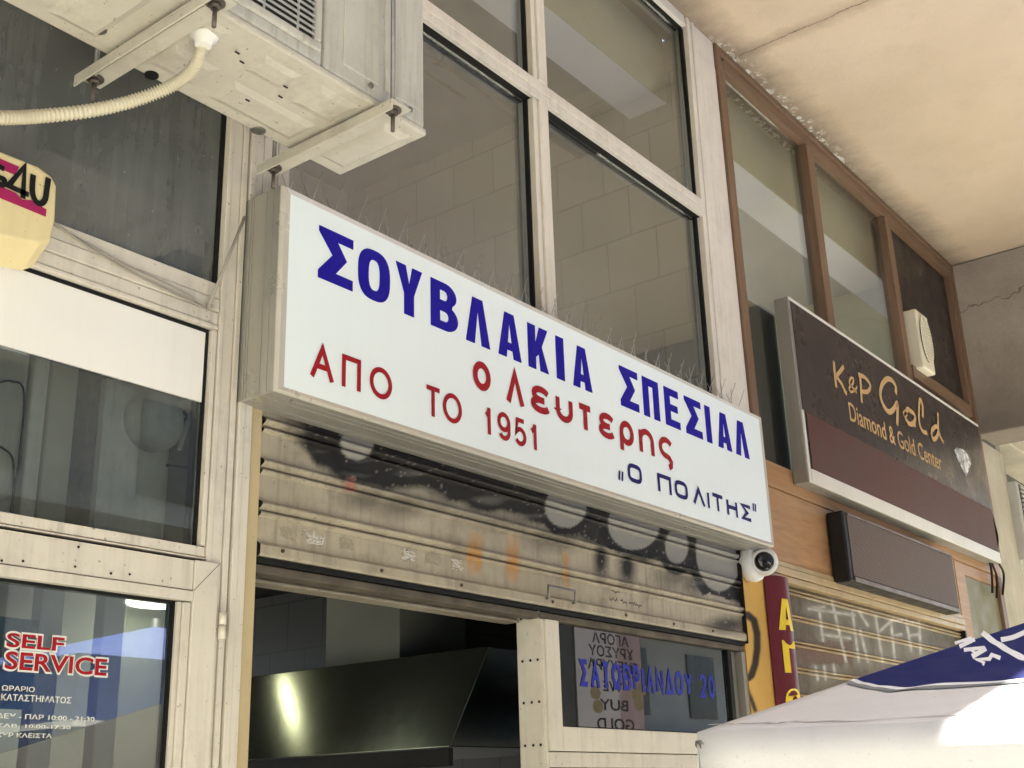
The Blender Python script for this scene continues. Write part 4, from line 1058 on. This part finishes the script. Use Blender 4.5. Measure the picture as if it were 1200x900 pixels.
for ch, x0, x1 in (('q', 3.475, 3.568), ('Π', 3.676, 3.772), ('q', 3.797, 3.892), ('Λ', 3.930, 4.024), ('Ι', 4.042, 4.060), ('Τ', 4.078, 4.174), ('Η', 4.200, 4.288), ('Σ', 4.318, 4.410)):
    m = MB(); write(m, ch, x0, x1, 2.653, 2.722, .0155, YF - .0006); m.build('navy_letter', 'navy', ms)
for x0, zc in ((3.413, 2.662), (3.432, 2.662), (4.428, 2.722), (4.447, 2.722)):
    m = MB(); strip(m, [(x0 + .003, zc - .017), (x0 + .009, zc + .017)], .0105, False, lambda a, b: (a, YF - .0006, b)); m.build('quote_mark', 'navy', ms)

# bird spikes along the top of the sign
bs = thing('bird_spikes', 'row of thin wire bird spikes standing on top of the white sign', 'bird spikes', (3.2, -.08, sz1))
MB().box(sx0 + .05, sx1 - .05, -.10, -.06, sz1 + .001, sz1 + .006).build('base_strip', surf('clear_strip', (.5, .48, .44), .3), bs)
random.seed(11); ns = 92
for k in range(ns):
    x = sx0 + .07 + (sx1 - sx0 - .14) * k / (ns - 1); s_ = (-1, 1, 0)[k % 3]
    top = Vector((x + (.012, -.012, .0)[k % 3] + random.uniform(-.01, .01), -.08 + s_ * .045, sz1 + .115 + random.uniform(-.012, .004)))
    MB().tube([(x, -.08 + s_ * .004, sz1 + .004), top], .0014, 5).build('spike', 'wire', bs)

# ================================================================== hanging air conditioner
ac = thing('hanging_air_conditioner', 'large aged cream air conditioner hung from the ceiling on rods at top left', 'air conditioner', (1.5, -.38, 3.2))
ax0, ax1, ay0, ay1, az0, az1 = 1.02, 1.99, -.53, -.228, 3.205, 3.86
MB().box(ax0, 1.634, ay0, ay1, az0 + .02, az1).box(1.638, ax1, ay0, ay1, az0 + .02, az1).build('casing', 'acbody', ac, .008)
MB().box(1.70, 1.822, ay0 - .004, ay0 + .002, az0 + .06, az1 - .03).box(1.842, ax1 - .02, ay0 - .004, ay0 + .002, az0 + .06, az1 - .03).build('service_panel', 'acbody', ac, .006)
MB().box(ax0 - .004, ax1 + .004, ay0 - .004, ay1 + .006, az0 - .001, az0 + .0185).build('base_pan', 'acpan', ac, .006)
# pressed shapes under the pan
def press(x0, x1, y0, y1, d=.008, b=.018):
    m = MB(); i = 0; z0_ = az0 - .0012
    m.v.extend([(x0, y0, z0_), (x1, y0, z0_), (x1, y1, z0_), (x0, y1, z0_), (x0 + b, y0 + b, z0_ - d), (x1 - b, y0 + b, z0_ - d), (x1 - b, y1 - b, z0_ - d), (x0 + b, y1 - b, z0_ - d)])
    m.f.extend([tuple(i + a for a in q) for q in ((4, 5, 6, 7), (0, 1, 5, 4), (1, 2, 6, 5), (2, 3, 7, 6), (3, 0, 4, 7))]); m.sm.extend([False] * 5); m.build('pressed_pan', 'acpan', ac, .006)
press(1.10, 1.22, -.50, -.26); press(1.345, 1.47, -.37, -.27, .006); press(1.345, 1.40, -.50, -.40, .006); press(1.50, 1.61, -.49, -.41, .006)
press(1.52, 1.78, -.36, -.26, .007); press(1.66, 1.79, -.50, -.39, .006, .02); press(1.875, 1.97, -.50, -.26, .010, .02)
m = MB()
for x, y in ((1.58, -.33), (1.44, -.46), (1.47, -.44), (1.62, -.40), (1.60, -.44)): m.box(x, x + .012, y, y + .004, az0 - .0105, az0 - .0085)
m.build('slot', 'black', ac)
MB().lathe([(.016, 0), (.016, .004)], (1.382, -.235, az0 - .0015), (0, 0, -1), 18).build('plug', 'black', ac)
for x, y in ((1.205, -.29), (1.70, -.235)): MB().lathe([(.018, 0), (.018, .002), (.012, .0022)], (x, y, az0 - .002), (0, 0, -1), 18).build('drain_hole', 'steel', ac)
# grille
gx0, gx1, gz0, gz1 = 1.06, 1.600, 3.275, 3.84
m = MB(); rr = [(gx0 - .02, gz0 - .02), (gx1 + .02, gz0 - .02), (gx1 + .02, gz1), (gx0 - .02, gz1)]
strip(m, [(gx0 - .01, gz0 - .01), (gx1 + .01, gz0 - .01), (gx1 + .01, gz1), (gx0 - .01, gz1)], .024, True, lambda a, b: (a, ay0 - .012, b))
m2 = MB().box(gx0 - .022, gx1 + .022, ay0 - .012, ay0 - .001, gz0 - .022, gz0 + .002).box(gx1 - .002, gx1 + .022, ay0 - .012, ay0 - .001, gz0 + .003, gz1)
m2.build('grille_frame', 'acbody', ac, .006)
MB().box(gx0, gx1 - .003, ay0 - .003, ay0 - .0015, gz0 + .003, gz1).build('coil', 'acdark', ac)
m = MB()
for k in range(34):
    z = gz0 + .012 + k * .0165; m.tube([(gx0, ay0 - .012, z), (gx1 - .004, ay0 - .012, z)], .0032, 6)
for x in (gx1 - .05, gx1 - .15, gx1 - .26, gx1 - .38): m.tube([(x, ay0 - .007, gz0), (x, ay0 - .007, gz1)], .003, 6)
m.build('grille', 'acgrille', ac)
for x in (1.79, 1.93): MB().lathe([(.008, 0), (.007, .004)], (x, ay0 - .0045, az0 + .045), (0, -1, 0), 12).build('screw', 'steel', ac)
# carrier brackets with bolts and hanging rods
def bracket(x):
    b = bpy.data.objects.new('bracket', None)
    m = MB(); wd = .034; z1_ = az0 - .013; y0_, y1_ = -.60, -.115
    m.box(x - wd, x + wd, y0_, y1_, z1_ - .004, z1_); m.box(x - wd, x - wd + .004, y0_, y1_, z1_ - .030, z1_ - .0045)
    m.box(x - wd + .02, x - wd + .024, y0_ + .05, y1_ - .05, z1_ - .012, z1_ - .0045)
    br = m.build('bracket', 'acpan', ac, .002)
    for y in (y0_ + .03, y1_ - .03):
        MB().lathe([(.021, 0), (.021, .0035)], (x, y, z1_ - .0045), (0, 0, -1), 20).lathe([(.0125, .0036), (.0125, .014)], (x, y, z1_ - .0045), (0, 0, -1), 6).lathe([(.0052, .0142), (.0052, .060)], (x, y, z1_ - .0045), (0, 0, -1), 10).build('bolt', 'bolt', br)
        MB().tube([(x, y, z1_ + .001), (x, y, ZC)], .006, 8).build('rod', 'steel', br)
bracket(1.83); bracket(1.295)
# drain hose
hp = [atz(239, 42, az0 - .002), at(237, 55, -.43), at(225, 82, -.40), at(200, 101, -.37), at(160, 117, -.33), at(110, 129, -.30), at(50, 136, -.28), at(0, 138, -.27), at(-60, 135, -.26)]
sp = smooth(hp, 34)
hs = MB().tube(sp, .012, 12, True, lambda k: .0128 + (.0026 if k % 3 == 0 else -.0024)).build('drain_hose', 'hose', ac)
MB().lathe([(.033, 0), (.031, .006), (.02, .012), (.018, .026)], atz(239, 42, az0 - .001), (0, 0, -1), 20).build('hose_flange', 'white', ac)

# ================================================================== alarm box, cables
ab = thing('alarm_box', 'cream alarm box with magenta stripes and black lettering at left edge', 'alarm box', (1.1, 0, 2.75))
def ac_(u, v, y=-.1): p = at(u, v, y); return (p.x, p.z)
fr = [ac_(*p) for p in ((-75, 262), (47, 285.5), (59, 282), (65, 256), (66.5, 218), (61, 207), (45, 195), (0, 177), (-75, 148))]
bk = [(x + (.018 if x > 1.15 else 0), z + (-.03 if z < 2.85 else .012)) for x, z in fr]
MB().prism(bk, -.10, -.003, fr).build('casing', 'cream', ab, .006)
m = MB(); YA = -.1015
m.prism([ac_(-30, 173), ac_(22, 196), ac_(17, 205), ac_(-30, 186)][::-1], YA - .0006, YA + .001)
m.prism([ac_(-30, 205), ac_(18, 226.5), ac_(25, 234), ac_(36, 235), ac_(54, 246), ac_(53, 254), ac_(-30, 220)][::-1], YA - .0006, YA + .001)
m.build('stripe', 'magenta', ab)
m = MB()
def st(pts, wd, k=[0]):
    k[0] += 1; strip(m, [ac_(*p) for p in pts], wd, False, lambda a, b: (a, YA - .001 - .0003 * k[0], b))
st([(26, 233), (28, 196), (9, 218), (33, 229)], .0125)
st(smooth([(38, 205), (37, 225), (41, 236), (47, 239), (52, 234), (54, 222), (56, 209)], 6), .0135)
st(smooth([(4, 199), (-4, 195), (-7, 200), (-2, 208), (4, 211), (3, 217), (-6, 215)], 6), .012)
m.build('lettering', 'black', ab)
tag(MB().tube(smooth([at(60, 258, -.02), at(100, 287, -.022), at(150, 317, -.02), at(200, 342, -.02), at(240, 361, -.022)], 8), .0028, 6).tube(smooth([at(60, 262, -.02), at(100, 284, -.02), at(150, 312, -.022), at(210, 340, -.02), at(242, 362, -.021)], 8), .0022, 6).build('cable', 'cable'),
    'thin grey cable running from the alarm box along the cream rail', 'cable')
tag(MB().tube([at(244, 360, -.024), at(287, 254, -.06)], .0042, 8).lathe([(.007, 0), (.007, .012)], at(244, 360, -.014), (0, -1, 0), 10).build('stay_rod', 'cable'),
    'thin slanting metal stay rod tying the white sign to the frame', 'rod')

# ================================================================== parasols
K = at(817, 858, -1.3); q_ = atz(1200, 842, K.z); h_ = (q_ - K).normalized(); n_ = Vector((-h_.y, h_.x, 0)); SIDE = 2.0; SL = .243
pk = K + (h_ + n_) * (SIDE / 2) + Vector((0, 0, SL * SIDE / math.sqrt(2)))
um = thing('parasol', 'grey canopied parasol with navy printed band in the lower right foreground', 'parasol', (pk.x, pk.y, G0))
cor = [K, K + h_ * SIDE, K + h_ * SIDE + n_ * SIDE, K + n_ * SIDE]
def sagf(p, s_, t):
    s_ = min(1, max(0, s_)); e = math.sin(math.pi * s_)
    w1_ = noise.noise(Vector((p.x * 3.2, p.y * 3.2, 2))) + .5 * noise.noise(Vector((s_ * 22, t * 3, 7)))
    w2_ = noise.noise(Vector((math.atan2(t, s_ + .001) * 9, 3, 1))) * math.exp(-4 * s_) + noise.noise(Vector((math.atan2(t, 1.001 - s_) * 9, 8, 1))) * math.exp(-4 * (1 - s_))
    return .018 * e * math.sin(math.pi * t) + (.007 * w1_ + .014 * w2_) * (1 - .5 * t) * e ** .6
m = MB(); NS = 64
for k in range(4):
    a, b = cor[k], cor[(k + 1) % 4]; i0 = len(m.v)
    for r_ in range(NS + 1):
        t = r_ / NS
        for c in range(NS + 1):
            s_ = c / NS; e = a.lerp(b, s_); p = e.lerp(pk, t)
            sag = sagf(p, s_, t)
            m.v.append((p.x, p.y, p.z - sag))
    for r_ in range(NS):
        for c in range(NS):
            i = i0 + r_ * (NS + 1) + c; m.f.append((i, i + 1, i + NS + 2, i + NS + 1)); m.sm.append(True)
can = m.build('canopy', 'fabric', um, 0, True)
so_ = can.modifiers.new('thick', 'SOLIDIFY'); so_.thickness = .003
m = MB()
for k in range(4):
    a, b = cor[k], cor[(k + 1) % 4]; out = Vector(((b - a).y, -(b - a).x, 0)).normalized(); i0 = len(m.v); nn = 30
    for c in range(nn + 1):
        s_ = c / nn; e = a.lerp(b, s_)
        for j in range(7):
            t = j / 6; wv = .010 * math.sin(s_ * 22 + k) * t * t
            drop = .26 * t
            p = e + out * (wv + .018 * t) - Vector((0, 0, drop)) + (b - a).normalized() * (.035 * t * t * (1 - 2 * s_) if True else 0)
            m.v.append(tuple(p))
    for c in range(nn):
        for j in range(6):
            i = i0 + c * 7 + j; m.f.append((i, i + 7, i + 8, i + 1)); m.sm.append(True)
val = m.build('valance', 'fabric', um); so_ = val.modifiers.new('thick', 'SOLIDIFY'); so_.thickness = .002
MB().tube([(pk.x, pk.y, G0 + .05), (pk.x, pk.y, pk.z + .04)], .024, 14).build('pole', 'steel', um)
MB().lathe([(.03, 0), (.035, .05), (.01, .09)], (pk.x, pk.y, pk.z + .012), (0, 0, 1), 16).build('finial', 'white', um)
MB().box(pk.x - .3, pk.x + .3, pk.y - .3, pk.y + .3, G0 + .002, G0 + .07).build('foot', 'kerb', um, .02)
for c in cor:
    MB().tube([(pk.x, pk.y, pk.z - .03), c - Vector((0, 0, .02))], .008, 6).build('rib', 'steel', um)
# printed band: built on the canopy face that looks at us
fnv = (h_).cross((h_ + n_).normalized() + Vector((0, 0, SL))).normalized()
if fnv.z < 0: fnv = -fnv
def canopy_pt(u, v, lift):
    p = atp(u, v, K, fnv)
    # barycentric position on the face -> follow the sag
    ex = (p - K).dot(h_); ey = (p - K).dot(n_); t = min(1, max(0, ey / (SIDE / 2))); wdt = max(1e-3, 1 - t); s_ = (ex / SIDE - t / 2) / wdt
    sag = sagf(p, s_, t)
    return p - Vector((0, 0, sag)) + Vector((0, 0, lift))
def band(name, up, lo, mat, lift, nrow=10, ncol=40):
    """strip between two pixel polylines laid on the canopy"""
    def samp(pl, t):
        t *= len(pl) - 1; i = min(int(t), len(pl) - 2); f = t - i; return (pl[i][0] + (pl[i + 1][0] - pl[i][0]) * f, pl[i][1] + (pl[i + 1][1] - pl[i][1]) * f)
    m = MB()
    for c in range(ncol + 1):
        a, b = samp(up, c / ncol), samp(lo, c / ncol)
        for r_ in range(nrow + 1):
            t = r_ / nrow; m.v.append(tuple(canopy_pt(a[0] + (b[0] - a[0]) * t, a[1] + (b[1] - a[1]) * t, lift)))
    for c in range(ncol):
        for r_ in range(nrow):
            i = c * (nrow + 1) + r_; m.f.append((i, i + nrow + 1, i + nrow + 2, i + 1)); m.sm.append(True)
    o = m.build(name, mat, um, 0, True); return o
hip = lambda u: 858 - .3345 * (u - 817)
lowc = smooth([(1003, 796.5), (1020, 802), (1050, 804), (1100, 800), (1150, 795.5), (1200, 791), (1330, 780), (1460, 771)], 5)
upc = [(u, hip(u) + 1.2) for u in [1003 + (1460 - 1003) * k / 40 for k in range(41)]]
band('navy_band', upc, [tuple(p) for p in lowc], 'bluefab', .0022)
w1 = [(p[0] - 1.0 * max(0, (1030 - p[0]) / 27) * 2, p[1] + .3) for p in lowc]; w2 = [(p[0] - 7 * max(0, (1040 - p[0]) / 37), p[1] + 2.4) for p in lowc]; w3 = [(p[0] - 12 * max(0, (1045 - p[0]) / 42), p[1] + 5.0) for p in lowc]
band('white_stripe', w1, w2, 'whitefab', .0026, 2, 60); band('grey_stripe', w2, w3, 'greyfab', .0024, 2, 60)
band('seam', [(830 + 14 * k, 849.5 - .545 * k) for k in range(32)], [(830 + 14 * k, 850.3 - .545 * k) for k in range(32)], 'seam', .0012, 1, 80)
m = MB(); kk = [0]
def cstroke(pts, wpx, cl=False):
    kk[0] += 1; strip(m, pts, wpx, cl, lambda a, b: tuple(canopy_pt(a, b, .0026 + .00006 * kk[0])))
def Zc(p): return (840 + p[0] / 3.333, 640 + p[1] / 3.333)
def U(p): return (1080 + p[0] / 10, 720 + p[1] / 10)
for g, wd in (([(392, 352), (592, 290)], 3.6), ([(446, 388), (625, 305)], 4.2), ([(495, 418), (740, 385)], 4.0), ([(590, 488), (755, 398)], 5.2), ([(570, 408), (625, 448)], 3.0),
              ([(735, 558), (655, 518), (790, 508), (822, 462), (920, 492)], 4.2),
              (smooth([(712, 230), (800, 290), (920, 360), (1060, 430), (1220, 490)], 5), 6.0), (smooth([(930, 300), (1060, 272), (1140, 240), (1240, 195)], 5), 6.2)):
    cstroke([U(p) for p in g], wd)
m.build('print_lettering', 'whitefab', um)

# second parasol, standing behind the photographer's right; seen mirrored in the door glass
u2 = thing('blue_parasol', 'blue parasol in the sun mirrored in the door glass', 'parasol', (3.9, -4.3, G0))
vp = at(183, 734, 4.3); pc = Vector((vp.x, -4.3, vp.z)); hs_ = 1.5; zc_ = pc.z - .42
c4 = [Vector((pc.x + a * hs_, pc.y + b * hs_, zc_)) for a, b in ((-1, -1), (1, -1), (1, 1), (-1, 1))]
m = MB()
for k in range(4): m.quad(c4[k], c4[(k + 1) % 4], pc)
o = m.build('canopy', 'skyblue', u2); s_ = o.modifiers.new('thick', 'SOLIDIFY'); s_.thickness = .004
m = MB(); m3 = MB()
for k in range(4):
    a, b = c4[k] - Vector((0, 0, .003)), c4[(k + 1) % 4] - Vector((0, 0, .003)); dn = Vector((0, 0, .30))
    m.quad(a, b, b - dn, a - dn); m3.quad(a - dn - Vector((0, 0, .001)), b - dn - Vector((0, 0, .001)), b - dn - Vector((0, 0, .03)), a - dn - Vector((0, 0, .03)))
o = m.build('valance', 'skyblue', u2); s_ = o.modifiers.new('thick', 'SOLIDIFY'); s_.thickness = .003
o = m3.build('hem', 'whitefab', u2); s_ = o.modifiers.new('thick', 'SOLIDIFY'); s_.thickness = .003
MB().tube([(pc.x, pc.y, G0), (pc.x, pc.y, pc.z + .05)], .025, 12).build('pole', 'steel', u2)

# gold-buyer lightbox on the pavement; seen mirrored in the kiosk window
def refl(u, v, yb):
    p = at(u, v, .026); d = ray(u, v); t = (yb - p.y) / -d.y; return Vector((p.x + d.x * t, yb, p.z + d.z * t))
YB = -1.35
pA, pB = refl(676, 800, YB), refl(752, 800, YB)
zt_ = refl(690, 728, YB).z; bx0, bx1 = pA.x, pB.x
lb = thing('pavement_lightbox', 'white and pink gold buyer board mirrored in the kiosk window', 'sign', ((bx0 + bx1) / 2, YB, G0))
MB().box(bx0 - .02, bx1 + .02, YB - .12, YB - .002, G0 + .3, zt_ + .02).build('casing', 'steel', lb, .005)
xm = bx0 + (bx1 - bx0) * .62
MB().box(bx0, xm - .001, YB - .0015, YB + .004, G0 + .4, zt_).build('face', 'lightbox', lb)
MB().box(xm, bx1, YB - .0015, YB + .004, G0 + .4, zt_).build('pink_face', 'boxpink', lb)
MB().tube([((bx0 + bx1) / 2, YB - .06, G0), ((bx0 + bx1) / 2, YB - .06, G0 + .3)], .04, 10).build('foot', 'steel', lb)
m = MB()
for body, u0, v0, u1, v1 in (('ΑΓΟΡΑ', 693, 756, 735, 743), ('ΧΡΥΣΟΥ', 689, 771, 741, 758), ('ΕΝΕΧΥΡΑ', 688, 787, 746, 774), ('WE', 706, 811, 728, 799), ('BUY', 702, 833, 735, 820), ('GOLD', 699, 856, 742, 842)):
    a, b = refl(u0, v0, YB), refl(u1, v1, YB)
    zc2 = (refl((u0 + u1) / 2, v0, YB).z, refl((u0 + u1) / 2, v1, YB).z)
    text(m, body, a.x, b.x, zc2[0], zc2[1], YB + .0056, .02, True)
m.build('lettering', 'boxgrey', lb)
m = MB()
for (u, v) in ((697, 812), (745, 815), (752, 808), (700, 828), (748, 826)):
    p = refl(u, v, YB); m.prism(sq(p.x, p.z, .05, .035, 2, 18), YB + .0048, YB + .0041)
m.build('coin_picture', 'boxgold', lb)
print('objects', len(bpy.data.objects))
